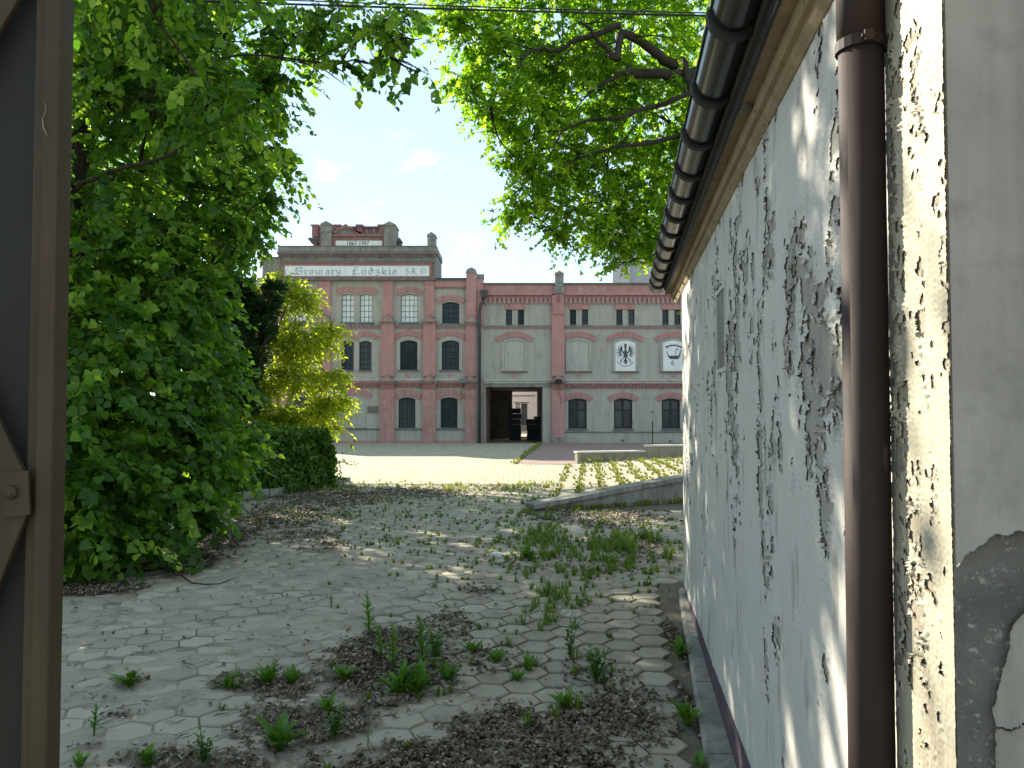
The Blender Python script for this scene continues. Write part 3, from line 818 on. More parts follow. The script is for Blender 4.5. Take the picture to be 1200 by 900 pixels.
# corner pier between the two blocks
m = MB(); m.box(FX(546.6), FX(558), YF - .26, YF + .3, FZ(380), FZ(321)); m.box(FX(558.05), FX(566.6), YF - .16, YF + .3, FZ(381), FZ(327)); m.build('corner_pier', M['pink'], A)
m = MB(); m.box(FX(546), FX(558.6), YF - .3, YF + .32, FZ(320.9), FZ(319.5)); cx = FX(552.3)
m.prism([(FX(546.6), FZ(319.5)), (FX(558), FZ(319.5)), (FX(558), FZ(317)), (cx, FZ(314)), (FX(546.6), FZ(317))], YF - .25, YF + .28)
m.box(FX(558.7), FX(567.2), YF - .2, YF + .32, FZ(326.9), FZ(322)); m.build('pier_cap', M['cement'], A)
pediment_cap(A, FX(545.6), FX(558.6), FZ(381), FZ(371), YF, .33)
m = MB(); m.box(FX(546), FX(557.8), YF - .24, YF + .01, FZ(441.5), FZ(381)); m.build('corner_pier', M['pink'], A)
pediment_cap(A, FX(544.6), FX(558.4), FZ(449.5), FZ(440.5), YF, .33)
m = MB(); m.box(FX(545), FX(558), YF - .27, YF + .01, FZ(456), FZ(449.5)); m.build('pilaster_neck', M['brick_red'], A)
m = MB(); m.box(FX(545.4), FX(557.6), YF - .22, YF + .01, -.15, FZ(456)); m.build('corner_pier', M['pink_worn'], A)
# sign storey
SX0, SX1 = FX(316.5), FX(511)
def Zs(py): return FZ(py)
m = MB(); m.box(FX(327), SX1, YF - .16, YF + 3, Zs(329), Zs(297)); m.build('attic_wall', M['cement'], A)
m = MB()
m.box(FX(325.5), FX(512.6), YF - .34, YF - .02, Zs(299.4), Zs(296.2)); m.box(FX(326.5), FX(511.8), YF - .26, YF - .03, Zs(302), Zs(299.4)); m.box(FX(328), FX(509.5), YF - .25, YF - .03, Zs(309.3), Zs(306.4))
m.box(FX(328), FX(510.5), YF - .25, YF - .03, Zs(329.5), Zs(326)); m.build('cornice', M['cement_dark'], A)
m = MB(); m.box(FX(503.8), FX(506.8), YF - .24, YF - .04, Zs(326), Zs(309.4)); m.box(FX(330), FX(333.5), YF - .24, YF - .04, Zs(326), Zs(309.4)); m.box(FX(333.6), FX(503.7), YF - .235, YF - .04, Zs(325.95), Zs(324.4)); m.box(FX(333.6), FX(503.7), YF - .235, YF - .04, Zs(312), Zs(309.4)); m.build('sign_frame', M['brick_red'], A)
m = MB(); m.box(FX(326), FX(512), YF - .28, YF + 3.05, Zs(296.2), Zs(290.4)); m.build('parapet', M['cement'], A)
m = MB(); m.box(FX(327), FX(512), YF - .31, YF + 3.08, Zs(290.4), Zs(289.3)); m.build('coping', M['cement_dark'], A)
m = MB(); m.box(SX0 - .4, FX(327), YF - .12, YF + 3, Zs(329), Zs(303)); m.box(SX0 - .5, FX(326.9), YF - .2, YF + 3.02, Zs(303), Zs(301.6)); m.build('attic_wing', M['cement'], A)
sgn = MB(); sgn.box(FX(333.8), FX(503.4), YF - .20, YF - .1, Zs(324.3), Zs(312.1)); sgn = sgn.build('sign_board', M['white_panel'], A)

# broad-nib lettering (blackletter manner), drawn as flat strokes on the board
def nib_strokes(mb, polys, ox, oz, sx, sz, y, nib, ang=40):
    nx, nzv = nib * math.cos(R(ang)) / 2, nib * math.sin(R(ang)) / 2
    for pl in polys:
        for (a, b) in zip(pl[:-1], pl[1:]):
            x0, z0, x1, z1 = ox + a[0] * sx, oz + a[1] * sz, ox + b[0] * sx, oz + b[1] * sz
            dx, dz = x1 - x0, z1 - z0
            if abs(dx * nzv - dz * nx) < 1e-5: continue
            mb.quad((x0 - nx, y, z0 - nzv), (x1 - nx, y, z1 - nzv), (x1 + nx, y, z1 + nzv), (x0 + nx, y, z0 + nzv))
        # end lozenges
        for p in (pl[0], pl[-1]):
            x, z = ox + p[0] * sx, oz + p[1] * sz
            mb.poly([(x - nx, y - .0005, z - nzv), (x + nx * .5, y - .0005, z - nzv * .6), (x + nx, y - .0005, z + nzv), (x - nx * .5, y - .0005, z + nzv * .6)])
GL = {
 'B': (.72, [[(.1, .95), (.2, .85), (.2, .08), (.1, .0)], [(.2, .9), (.5, 1), (.62, .8), (.35, .55), (.66, .35), (.55, .05), (.2, .02)], [(.02, .7), (.08, .5)]]),
 'r': (.45, [[(.08, .58), (.16, .5), (.16, .1), (.24, .0)], [(.16, .5), (.32, .62), (.38, .5)]]),
 'o': (.52, [[(.12, .5), (.12, .12), (.26, 0), (.4, .12), (.4, .5), (.26, .62), (.12, .5)]]),
 'w': (.78, [[(.08, .62), (.12, .12), (.24, 0), (.36, .12), (.36, .6)], [(.36, .12), (.48, 0), (.62, .12), (.62, .5), (.52, .62)]]),
 'a': (.52, [[(.12, .55), (.3, .62), (.4, .5), (.4, .08), (.48, 0)], [(.4, .35), (.18, .32), (.12, .15), (.2, 0), (.4, .1)]]),
 'y': (.54, [[(.1, .62), (.14, .2), (.26, .1), (.4, .2)], [(.4, .62), (.4, 0), (.28, -.22), (.1, -.18)]]),
 'L': (.70, [[(.5, .98), (.3, 1.0), (.22, .8), (.22, .1), (.1, .02)], [(.1, .06), (.4, .0), (.62, .14)], [(.08, .42), (.46, .66)]]),
 'd': (.54, [[(.4, .5), (.26, .62), (.12, .5), (.12, .12), (.26, 0), (.4, .12), (.4, .62), (.2, .95)]]),
 'z': (.46, [[(.08, .58), (.38, .58), (.1, .3), (.36, .26), (.38, 0), (.24, -.16), (.1, -.1)]]),
 'k': (.52, [[(.14, .98), (.14, .0)], [(.14, .36), (.32, .62), (.4, .48), (.16, .32), (.36, .0), (.46, .06)]]),
 'i': (.28, [[(.08, .58), (.14, .5), (.14, .08), (.22, 0)], [(.14, .84), (.16, .8)]]),
 'e': (.48, [[(.14, .3), (.38, .42), (.26, .62), (.12, .5), (.12, .12), (.24, 0), (.4, .1)]]),
 'S': (.60, [[(.5, .88), (.3, 1.0), (.12, .8), (.2, .6), (.46, .4), (.48, .14), (.28, 0), (.08, .12)]]),
 'A': (.70, [[(.06, .02), (.16, .2), (.3, .95), (.44, .9), (.5, .1), (.6, .0)], [(.12, .38), (.5, .40)]]),
 '.': (.22, [[(.08, .04), (.12, .08)]]), ' ': (.5, []),
}
acute = [[(.26, .78), (.36, .95)]]
def write(mb, text, px0, px1, pyb, pyt, y, nib):
    tot = sum(GL[c if c in GL else {'Ł': 'L', 'ó': 'o'}[c]][0] for c in text)
    xa, xb = FX(px0), FX(px1); s = (xb - xa) / tot; zb, zt_ = FZ(pyb), FZ(pyt); x = xa
    for c in text:
        wd, st_ = GL[c if c in GL else {'Ł': 'L', 'ó': 'o'}[c]]
        st_ = st_ + (acute if c == 'ó' else [])
        nib_strokes(mb, st_, x, zb, s * .95, zt_ - zb, y, nib); x += wd * s
tx_ = MB(); yb = YF - .204
write(tx_, 'Browary', 346, 401, 322.2, 314.2, yb, .085)
write(tx_, 'Łódzkie', 412, 466.5, 322.2, 314.2, yb, .085)
write(tx_, 'S.A.', 475, 489.5, 322.0, 314.6, yb, .075)
for rr, ww in ((.16, .035), (.075, .03)):
    cx, cz = FX(496), FZ(318.2)
    for k in range(16):
        t0, t1 = 2 * math.pi * k / 16, 2 * math.pi * (k + 1) / 16
        tx_.quad(*[(cx + math.cos(t) * q, yb, cz + math.sin(t) * q) for t, q in ((t0, rr), (t1, rr), (t1, rr - ww), (t0, rr - ww))])
tx_.build('lettering', M['teal'], sgn)

# gable on top
def pier(xa, xb, za, zb, y0, y1, mat='cement', cap=True):
    m = MB(); cx = FX((xa + xb) / 2)
    m.box(FX(xa), FX(xb), y0, y1, Zs(za), Zs(zb + 5)); m.prism([(FX(xa) - .03, Zs(zb + 5)), (FX(xb) + .03, Zs(zb + 5)), (FX(xb) + .03, Zs(zb + 3.6)), (cx, Zs(zb)), (FX(xa) - .03, Zs(zb + 3.6))], y0 - .04, y1 + .04)
    return m.build('gable_pier', M[mat], A)
pier(376.2, 388.6, 289.4, 260.5, YF - .3, YF + .9); pier(450, 463.4, 289.4, 261, YF - .3, YF + .9); pier(501, 510.3, 289.4, 273.3, YF - .3, YF + .4); pier(464.5, 468, 289.4, 276, YF + .4, YF + .9, 'cement_dark')
m = MB(); m.box(FX(388.6), FX(450), YF - .1, YF + .7, Zs(289.3), Zs(276)); m.build('gable_wall', M['cement'], A)
m = MB(); m.box(FX(388.7), FX(449.9), YF - .22, YF - .1, Zs(278), Zs(275.6)); m.box(FX(388.7), FX(449.9), YF - .17, YF - .1, Zs(282.4), Zs(280.4)); m.box(FX(388.7), FX(392.7), YF - .165, YF - .1, Zs(289.2), Zs(282.45)); m.box(FX(447.8), FX(449.9), YF - .165, YF - .1, Zs(289.2), Zs(282.45)); m.build('gable_cornice', M['brick_red'], A)
gp = MB(); gp.box(FX(392.9), FX(447.6), YF - .14, YF - .1, Zs(289.2), Zs(282.6)); gp = gp.build('date_board', M['white_panel'], A)
def flat_text(body, name, x, z, y, size, mat, parent):
    c = bpy.data.curves.new(name, 'FONT'); c.body = body; c.size = size; c.align_x = 'CENTER'; c.offset = .012 * size
    t = bpy.data.objects.new(name, c); COL.objects.link(t)
    me = bpy.data.meshes.new_from_object(t.evaluated_get(bpy.context.evaluated_depsgraph_get())); bpy.data.objects.remove(t)
    ro = root_of(parent).location
    me.transform(Matrix.Translation((x - ro.x, y - ro.y, z - ro.z)) @ Matrix.Rotation(math.pi / 2, 4, 'X'))
    me.materials.clear()
    return mesh_obj(name, me, mat, parent)
flat_text('1867 1997', 'date_lettering', FX(419), FZ(287.8), YF - .145, .27, M['ink'], gp)
m = MB()
cx = FX(404); zb = Zs(275.6)
m.prism([(FX(390), zb), (FX(420), zb), (FX(420), zb + .12), (FX(404.5), Zs(266.5)), (FX(390), zb + .12)], YF - .05, YF + .5)
m.build('pediment_field', M['cement'], A)
m = MB(); m.prism([(FX(389), Zs(271.5)), (FX(404.5), Zs(262.8)), (FX(424), Zs(275.4)), (FX(424), Zs(273)), (FX(419.5), Zs(275.5)), (FX(404.5), Zs(267)), (FX(391), Zs(274.6))], YF - .12, YF + .5); m.build('pediment_moulding', M['brick_red'], A)
m = MB(); m.box(FX(388.8), FX(449.8), YF + .1, YF + .6, Zs(276), Zs(272)); m.build('gable_band', M['cement_dark'], A)
# brick tower behind the gable
T0, T1 = FX(357.5), FX(447)
ty_ = YF + 1.4
m = MB(); m.box(T0, T1, ty_, ty_ + 5, Zs(291), Zs(259)); m.build('tower_wall', M['brick_red'], A)
m = MB(); m.box(T0 - .2, T1 + .3, ty_ - .25, ty_ + 5.2, Zs(275), Zs(272.5)); m.box(T0 - .1, T1 + .2, ty_ - .15, ty_ + 5.1, Zs(278), Zs(275)); m.box(T0 - .05, T1 + .1, ty_ - .1, ty_ + 5.05, Zs(260), Zs(258)); m.box(T0 - .05, T1 + .1, ty_ - .06, ty_, Zs(289), Zs(286)); m.build('tower_cornice', M['cement_dark'], A)
dentils(A, T0, T1, Zs(282), Zs(278), ty_, .3, 'brick_red', .12, name='tower_corbels')
m = MB(); x = FX(360)
while x < FX(440):
    m.box(x, x + .12, ty_ - .05, ty_ + .01, Zs(271), Zs(261)); x += .38
m.build('tower_lisenes', M['pink_worn'], A)['kind'] = 'stuff'
for a, b in ((356.8, 364), (384, 391), (411.5, 417.5), (438, 446)):
    m = MB(); m.box(FX(a), FX(b), ty_ - .14, ty_ + .5, Zs(271), Zs(258)); m.box(FX(a) - .06, FX(b) + .06, ty_ - .2, ty_ + .56, Zs(258), Zs(256.3)); m.build('tower_pier', M['brick_red'], A)

# --- right wing with the gateway ---------------------------------------------
Bd = thing('gateway_wing', (FX(680), YF, 0), 'lower grey brewery wing with open gateway, crested panels and corbelled cornice', 'building')
BX0, BX1 = FX(563.2), FX(980)
zp = FZ(334)
gx0, gx1, gzt = FX(569.3), FX(635.8), FZ(453.6)
cents = [730 + 55.9 * k for k in (-1, 0, 1, 2, 3, 4)]
firstB = [o_(c - 10.8 + (2.5 if k == 0 else 0), c + 10.8 + (2.5 if k == 0 else 0), 467, 502.3, .10) for k, c in enumerate(cents)]
firstB = [(a + .0, b, c, d, r) for (a, b, c, d, r) in firstB]
smallc = [603.8, 679, 733.5, 787.5, 842, 897]
small = []
for c in smallc:
    small += [o_(c - 11, c - 3.7, 363, 380.4), o_(c + 3.2, c + 10.4, 363, 380.4)]
blind = [o_(c - 12.2, c + 12.2, 398.6, 435, .13) for c in (603, 678, 733, 789, 845, 901)]
m = MB(); facade(m, BX0, BX1, -.2, zp, YF + .01, firstB + small + [(gx0, gx1, -.2, gzt, 0)], .22)
m.build('wall', M['stucco'], Bd)
m = MB(); m.quad((BX1, YF, -.2), (BX1, YF + 9, -.2), (BX1, YF + 9, zp), (BX1, YF, zp)); m.build('side_wall', M['stucco'], Bd)
m = MB(); m.box(BX0, BX1, YF + .02, YF + 9, zp - .03, zp + .12); m.build('roof', M['roof_felt'], Bd)
for (a, b, c, d, r) in firstB:
    window(Bd, a, b, c, d, r, YF + .2, 2, 2, M['frame_dark'], M['dark_glass'], .06, .085, True, c + (d - c) * .62)
    brick_arch(Bd, a - .1, b + .1, d + .05, r + .07, .26, YF + .01, M['pink'], n=15); sill(Bd, a, b, c, YF + .01, .05)
for i, (a, b, c, d, r) in enumerate(small):
    window(Bd, a, b, c, d, 0, YF + .17, 1, 3, M['frame_dark'], M['dark_glass'], .025, .035); sill(Bd, a, b, c, YF + .01, .02)
for c in smallc:
    m = MB(); xa, xb = FX(c - 12.3), FX(c + 11.7); n = 9
    for k in range(n):
        m.box(xa + (xb - xa) * (k + .05) / n, xa + (xb - xa) * (k + .95) / n, YF - .06, YF + .02, FZ(362.6), FZ(356.6))
    m.box(xa, xb, YF - .045, YF + .018, FZ(362.5), FZ(356.7)); m.build('window_lintel', M['pink'], Bd)
# the blind windows of the upper floor: frame, panel, sill, arch
def blind_panel(a, b, c, d, r, y0, y1, name, mat, parent):
    mm = MB(); pts = [(a, c), (b, c)] + [(b + (a - b) * k / 10, arc_z(b + (a - b) * k / 10, a, b, d, r)) for k in range(11)]
    mm.prism(pts, y0, y1); return mm.build(name, mat, parent)
bp = []
for k, (a, b, c, d, r) in enumerate(blind):
    fr = MB()
    fr.box(a - .12, a, YF - .05, YF + .012, c, d - r); fr.box(b, b + .12, YF - .05, YF + .012, c, d - r)
    for q in range(10):
        xa, xb = a - .12 + (b - a + .24) * q / 10, a - .12 + (b - a + .24) * (q + 1) / 10
        za, zb = arc_z(xa, a - .13, b + .13, d + .07, r + .07), arc_z(xb, a - .13, b + .13, d + .07, r + .07)
        ya, yb_ = (arc_z(min(max(x, a), b), a, b, d, r) for x in (xa, xb))
        fr.prism([(xa, ya), (xb, yb_), (xb, max(zb, yb_ + .01)), (xa, max(za, ya + .01))], YF - .049, YF + .012)
    fo = fr.build('blind_window', M['stucco'], Bd)
    if k >= 2 and k <= 4: pn = blind_panel(a + .01, b - .01, c + .01, d - .01, r, YF - .02, YF + .011, 'crest_panel' if k < 4 else 'white_panel', M['white_panel'], fo); bp.append((pn, a, b, c, d))
    else: blind_panel(a + .01, b - .01, c + .01, d - .01, r, YF - .012, YF + .011, 'panel', M['stucco_light'], fo)
    brick_arch(Bd, a - .20, b + .20, d + .16, r + .10, .27, YF + .01, M['pink'], n=19); sill(Bd, a, b, c, YF + .01, .14, 'cement_dark')
    m = MB(); cx = (a + b) / 2; zz = FZ(439.8); m.prism([(cx - .17, zz + .07), (cx + .17, zz + .07), (cx, zz - .13)], YF - .03, YF + .012); m.build('sill_ornament', M['pink'], Bd)
# eagle crest
def crest_eagle(pn, a, b, c, d):
    cx, w2, h = (a + b) / 2, (b - a) / 2, d - c; y = YF - .0235; m = MB()
    def pt(u, v): return (cx + u * w2, y, c + v * h)
    def pg(L): m.poly([pt(u, v) for u, v in L])
    def ln(u0, v0, u1, v1, t=.05, t2=None):
        t2 = t if t2 is None else t2; dx, dz = (u1 - u0) * w2, (v1 - v0) * h; q = math.hypot(dx, dz); nx, nzv = -dz / q / w2, dx / q / h
        pg([(u0 - nx * t * w2 / 2, v0 - nzv * t * w2 / 2), (u1 - nx * t2 * w2 / 2, v1 - nzv * t2 * w2 / 2), (u1 + nx * t2 * w2 / 2, v1 + nzv * t2 * w2 / 2), (u0 + nx * t * w2 / 2, v0 + nzv * t * w2 / 2)])
    pg([(-.10, .80), (.10, .80), (.13, .86), (.07, .885), (.04, .865), (0, .90), (-.04, .865), (-.07, .885), (-.13, .86)])      # crown
    pg([(-.10, .80), (-.17, .785), (-.10, .765), (-.07, .70), (-.18, .60), (-.22, .50), (-.08, .44), (0, .40), (.08, .44), (.22, .50), (.18, .60), (.07, .70), (.11, .77), (.09, .81)])
    for s in (-1, 1):
        ln(s * .20, .58, s * .42, .70, .17, .12); ln(s * .42, .70, s * .38, .80, .14, .08)
        for k in range(9):
            t = k / 8; ang = R(78 - 118 * t); L_ = .42 + .10 * math.sin(math.pi * t)
            ox, oz = .34 + .10 * math.sin(t * 3), .72 - .20 * t
            ln(s * ox, oz, s * (ox + math.cos(ang) * L_), oz + math.sin(ang) * L_ * w2 / h, .105, .03)
        ln(s * .12, .46, s * .36, .36, .10, .05)
        for q in (-.14, 0, .14): ln(s * .36, .36, s * (.36 + .14), .33 + q * .35, .05, .02)
        ln(s * .44, .36, s * .52, .29, .05, .05); ln(s * .52, .29, s * .40, .27, .05, .02)
    for q in (-.2, -.1, 0, .1, .2): ln(0, .42, q, .20 + abs(q) * .35, .09, .05)
    ln(-.12, .26, .12, .26, .05)
    pr = None
    for k in range(13):
        t = -1 + 2 * k / 12; p = (t * .72, .155 + .13 * t * t)
        if pr: ln(pr[0], pr[1], p[0], p[1], .055)
        pr = p
    ln(-.72, .285, -.86, .305, .05, .02); ln(.72, .285, .86, .305, .05, .02)
    m.build('eagle_emblem', M['ink'], pn)
def crest_boat(pn, a, b, c, d):
    cx, w2, h = (a + b) / 2 + .02, (b - a) / 2, d - c; y = YF - .0235; m = MB()
    def pt(u, v): return (cx + u * w2, y, c + v * h)
    def pg(L): m.poly([pt(u, v) for u, v in L])
    def ln(u0, v0, u1, v1, t=.05):
        dx, dz = (u1 - u0) * w2, (v1 - v0) * h; q = math.hypot(dx, dz); nx, nzv = -dz / q / w2 * t * w2 / 2, dx / q / h * t * w2 / 2
        pg([(u0 - nx, v0 - nzv), (u1 - nx, v1 - nzv), (u1 + nx, v1 + nzv), (u0 + nx, v0 + nzv)])
    pr = None
    for k in range(13):
        t = -1 + 2 * k / 12; p = (t * .62, .835 - .055 * t * t)
        if pr and k % 3 != 0: ln(pr[0], pr[1], p[0], p[1], .16)
        elif pr: ln(pr[0], pr[1], p[0], p[1], .11)
        pr = p
    for s in (-1, 1): ln(s * .60, .775, s * .78, .80, .10); ln(s * .66, .73, s * .78, .80, .07)
    pg([(-.72, .66), (-.62, .63), (-.48, .50), (.48, .50), (.62, .66), (.74, .72), (.60, .46), (.40, .385), (-.34, .385), (-.54, .46)])
    ln(.10, .50, .26, .70, .05); ln(.20, .695, .40, .715, .09)
    for k in range(10):
        t0, t1 = k * math.pi / 5, (k + 1) * math.pi / 5
        ln(-.12 + .12 * math.cos(t0), .26 + .075 * math.sin(t0), -.12 + .12 * math.cos(t1), .26 + .075 * math.sin(t1), .05)
    ln(-.18, .22, -.04, .32, .05); ln(-.05, .36, -.10, .33, .05)
    m.build('boat_emblem', M['ink'], pn)
crest_eagle(*bp[0]); crest_boat(*bp[1])
# parapet, cornice, corbel frieze, string courses
zseg = [(BX0 + .16, FX(650)), (FX(661.2), BX1)]
for xa, xb in zseg:
    band(Bd, xa, xb, FZ(343), FZ(334.2), YF, .10, 'pink_worn', 'parapet')
    band(Bd, xa, xb, FZ(346.2), FZ(343.1), YF, .20, 'pink', 'cornice')
    band(Bd, xa, xb, FZ(348.6), FZ(346.3), YF, .13, 'brick_red', 'cornice')
    dentils(Bd, xa, xb, FZ(356.2), FZ(348.7), YF, .232, 'pink', .11, .48, 'corbel_frieze')
    band(Bd, xa, xb, FZ(350.4), FZ(348.65), YF, .08, 'pink', 'frieze_head')
    band(Bd, xa, xb, FZ(383), FZ(381.4), YF, .07, 'cement'); dentils(Bd, xa, xb, FZ(385.3), FZ(383.1), YF, .13, 'pink_worn', .06)
    band(Bd, xa, xb, FZ(446.8), FZ(444.2), YF, .14, 'stucco_light'); band(Bd, xa, xb, FZ(449.4), FZ(446.9), YF, .09, 'stucco_light')
band(Bd, FX(661.2), BX1, FZ(454.6), FZ(449.5), YF, .03, 'pink', 'dentil_bed'); dentils(Bd, FX(661.2), BX1, FZ(454.8), FZ(449.45), YF, .15, 'brick_red', .10)
band(Bd, BX0 + .16, FX(647), FZ(453.4), FZ(449.5), YF, .05, 'cement', 'gate_lintel')
band(Bd, BX0 + .0, BX1, FZ(334.1), FZ(332.6), YF, .17, 'cement_dark', 'coping')
band(Bd, FX(661.2), BX1, FZ(506.9), FZ(505.8), YF, .03, 'cement_dark', 'sill_course'); band(Bd, FX(661.2), BX1, -.15, FZ(519.2), YF, .05, 'pink_worn', 'plinth')
band(Bd, FX(566.2), FX(569.2), -.15, FZ(455), YF, .04, 'pink', 'gate_jamb')
for vx, vy in ((729, 517.3), (784.8, 518.3), (840, 518)):
    m = MB(); cxx, czz = FX(vx), FZ(vy) + .05; m.prism([(cxx + .06 * math.cos(t * math.pi / 4), czz + .06 * math.sin(t * math.pi / 4)) for t in range(8)], YF - .02, YF + .02); m.build('vent_hole', M['ink'], Bd)
# pilaster beside the gateway
pa, pb = FX(646.6), FX(661)
m = MB(); m.box(pa, pb, YF - .2, YF + .02, FZ(441), FZ(345)); m.box(FX(648), FX(660), YF - .28, YF + .02, FZ(369), FZ(356)); m.build('pilaster', M['pink'], Bd)
m = MB(); m.box(FX(653), FX(656), YF - .29, YF - .27, FZ(356), FZ(347.5)); m.build('niche', M['brick_red'], Bd)
m = MB(); m.box(FX(649), FX(661.2), YF - .3, YF + .3, FZ(344.8), FZ(337)); m.box(FX(650.3), FX(660.4), YF - .22, YF + .25, FZ(337), FZ(322.4)); m.prism([(FX(650), FZ(322.4)), (FX(660.7), FZ(322.4)), (FX(660.7), FZ(321)), (FX(655.4), FZ(318)), (FX(650), FZ(321))], YF - .26, YF + .29); m.build('pilaster_finial', M['cement'], Bd)
pediment_cap(Bd, FX(645.5), FX(662), FZ(449.4), FZ(440.5), YF, .3)
m = MB(); m.box(FX(646.2), FX(661.4), YF - .25, YF + .02, FZ(456), FZ(449.5)); m.build('pilaster_neck', M['brick_red'], Bd)
m = MB(); m.box(pa, pb, YF - .19, YF + .02, FZ(512), FZ(456)); m.build('pilaster', M['pink'], Bd)
m = MB(); m.box(pa - .03, pb + .02, YF - .22, YF + .02, -.15, FZ(512)); m.build('pilaster_base', M['concrete'], Bd)
# the passage through the wing
pz = FZ(452.6); yb0 = YF + 9
m = MB(); m.box(gx0 - .3, gx0, YF + .235, yb0, -.2, pz); m.box(gx1, gx1 + .3, YF + .235, yb0, -.2, pz)
m.box(gx0 - .3, gx1 + .3, YF + .235, yb0, pz, pz + .2)
m.box(gx0, .02, yb0 - .4, yb0, -.2, pz); m.box(.02, gx1, yb0 - .4, yb0, P(600, 459.2, yb0).z, pz); m.build('passage_lining', M['cement'], Bd)

# downpipe with hopper between the blocks
dp = MB(); X0 = FX(562.2)
dp.tube([(FX(566.5), YF - .12, FZ(349)), (FX(566), YF - .28, FZ(354)), (FX(563.5), YF - .40, FZ(359)), (X0, YF - .40, FZ(366)), (X0, YF - .40, .05)], .085, 10)
d_ = dp.build('downpipe', M['black_pipe'], Bd, True)
m = MB(); m.prism([(FX(563), FZ(341)), (FX(571.5), FZ(341)), (FX(571.5), FZ(346)), (FX(568.5), FZ(350)), (FX(565.5), FZ(350)), (FX(563), FZ(346))], YF - .40, YF - .17); m.build('hopper', M['black_pipe'], d_)
for z in (1.2, 3.4, 5.2):
    m = MB(); m.tube([(X0, YF - .40, z), (X0, YF - .40, z + .06)], .105, 10); m.box(X0 - .02, X0 + .02, YF - .4, YF, z, z + .05); m.build('bracket', M['black_pipe'], d_)
m = MB(); m.tube([(X0 + .2, YF - .2, 0), (X0 + .2, YF - .2, 2.6)], .04, 6); m.build('conduit', M['cement'], Bd)

# lamps on the two pilasters beside the gateway, loose cable hanging
def flood(px, py, label, dx):
    t = thing('wall_lamp', (FX(px), YF - .3, FZ(py)), label, 'lamp', 'lamps at the gateway')
    x, z = FX(px), FZ(py)
    m = MB(); m.box(x - .03, x + .03, YF - .5, YF - .28, z - .02, z + .02); m.build('arm', M['frame_dark'], t)
    m = MB(); m.add([(x - .16, YF - .62, z - .02), (x + .16, YF - .62, z - .02), (x + .16, YF - .66, z + .2), (x - .16, YF - .66, z + .2), (x - .1, YF - .42, z + .02), (x + .1, YF - .42, z + .02), (x + .1, YF - .46, z + .18), (x - .1, YF - .46, z + .18)], [(0, 1, 2, 3), (7, 6, 5, 4), (0, 4, 5, 1), (1, 5, 6, 2), (2, 6, 7, 3), (3, 7, 4, 0)])
    m.build('head', M['frame_dark'] if dx > 0 else M['frame_grey'], t)
    m = MB(); m.tube([(x + dx * k * .02 + .03 * math.sin(k * 1.3), YF - .33, z - .02 - .13 * k) for k in range(9)], .012, 4); m.build('loose_cable', M['cable'], t)
flood(543, 448.5, 'pale wall lamp with dangling cable on the pier left of the gateway', -1)
flood(653.5, 449.5, 'dark wall lamp with dangling cable on the pilaster right of the gateway', 1)

# thin post in front of the wing
pp = thing('thin_post', (FX(760), 39.0, 0), 'thin dark post in front of the windows right of the gateway', 'post')
m = MB(); m.tube([(FX(760), 39.0, 0), (FX(760), 39.0, P(760, 494, 39).z)], .03, 6); m.build('shaft', M['frame_dark'], pp)
m = MB(); m.tube([(FX(760), 39.0, P(760, 494, 39).z), (FX(760), 39.0, P(760, 484, 39).z)], .012, 6); m.box(FX(760) - .09, FX(760) + .09, 38.97, 39.03, P(760, 484, 39).z, P(760, 481.5, 39).z); m.build('top_bracket', M['frame_grey'], pp)

# courtyard behind the passage
cy = thing('courtyard_building', (0, 66, 0), 'pale pink rear building with dark doorway seen through the gateway', 'building')
Yc = 66.0
def CX(px): return P(px, 480, Yc).x
def CZ(py): return P(600, py, Yc).z
m = MB(); dops = [(CX(610.8), CX(618), .45, CZ(472.8), 0), (CX(604.5), CX(609.3), CZ(482), CZ(473), 0)]
facade(m, -9, CX(631.5), -.2, 7.2, Yc, dops, .3); m.quad((CX(631.5), Yc, -.2), (CX(636), 50.2, -.2), (CX(636), 50.2, 7.2), (CX(631.5), Yc, 7.2)); m.build('wall', M['white_court'], cy)
m = MB(); m.box(-9, CX(631.5), Yc + .3, Yc + 6, 0, 7); m.box(-9.2, 3.2, Yc, Yc + 6.3, 7.2, 7.4); m.build('roof', M['roof_felt'], cy)
m = MB(); a, b, c, d, _ = dops[0]; m.box(a, b, Yc + .22, Yc + .28, c, d); m.build('door', M['ink'], cy)
window(cy, *dops[1][:4], 0, Yc + .2, 2, 2, M['frame_grey'], M['pale_glass'], .05, .06)
m = MB(); m.box(CX(603), CX(620), Yc - .12, Yc, CZ(472.4), CZ(471)); m.box(-8, CX(627), Yc - .1, Yc, CZ(464.2), CZ(463)); m.build('moulding', M['cement'], cy)
m = MB(); m.box(CX(600), CX(628), Yc - 1.2, Yc - .02, -.1, .22); m.box(CX(608), CX(620), Yc - .7, Yc - .01, .22, .44); m.build('door_step', M['concrete'], cy)
m = MB(); m.box(-9, 12, 49.05, 66, -.2, .03); tag(m.build('courtyard_paving', M['setts']), 'grey paving of the courtyard behind the gateway', kind='structure')

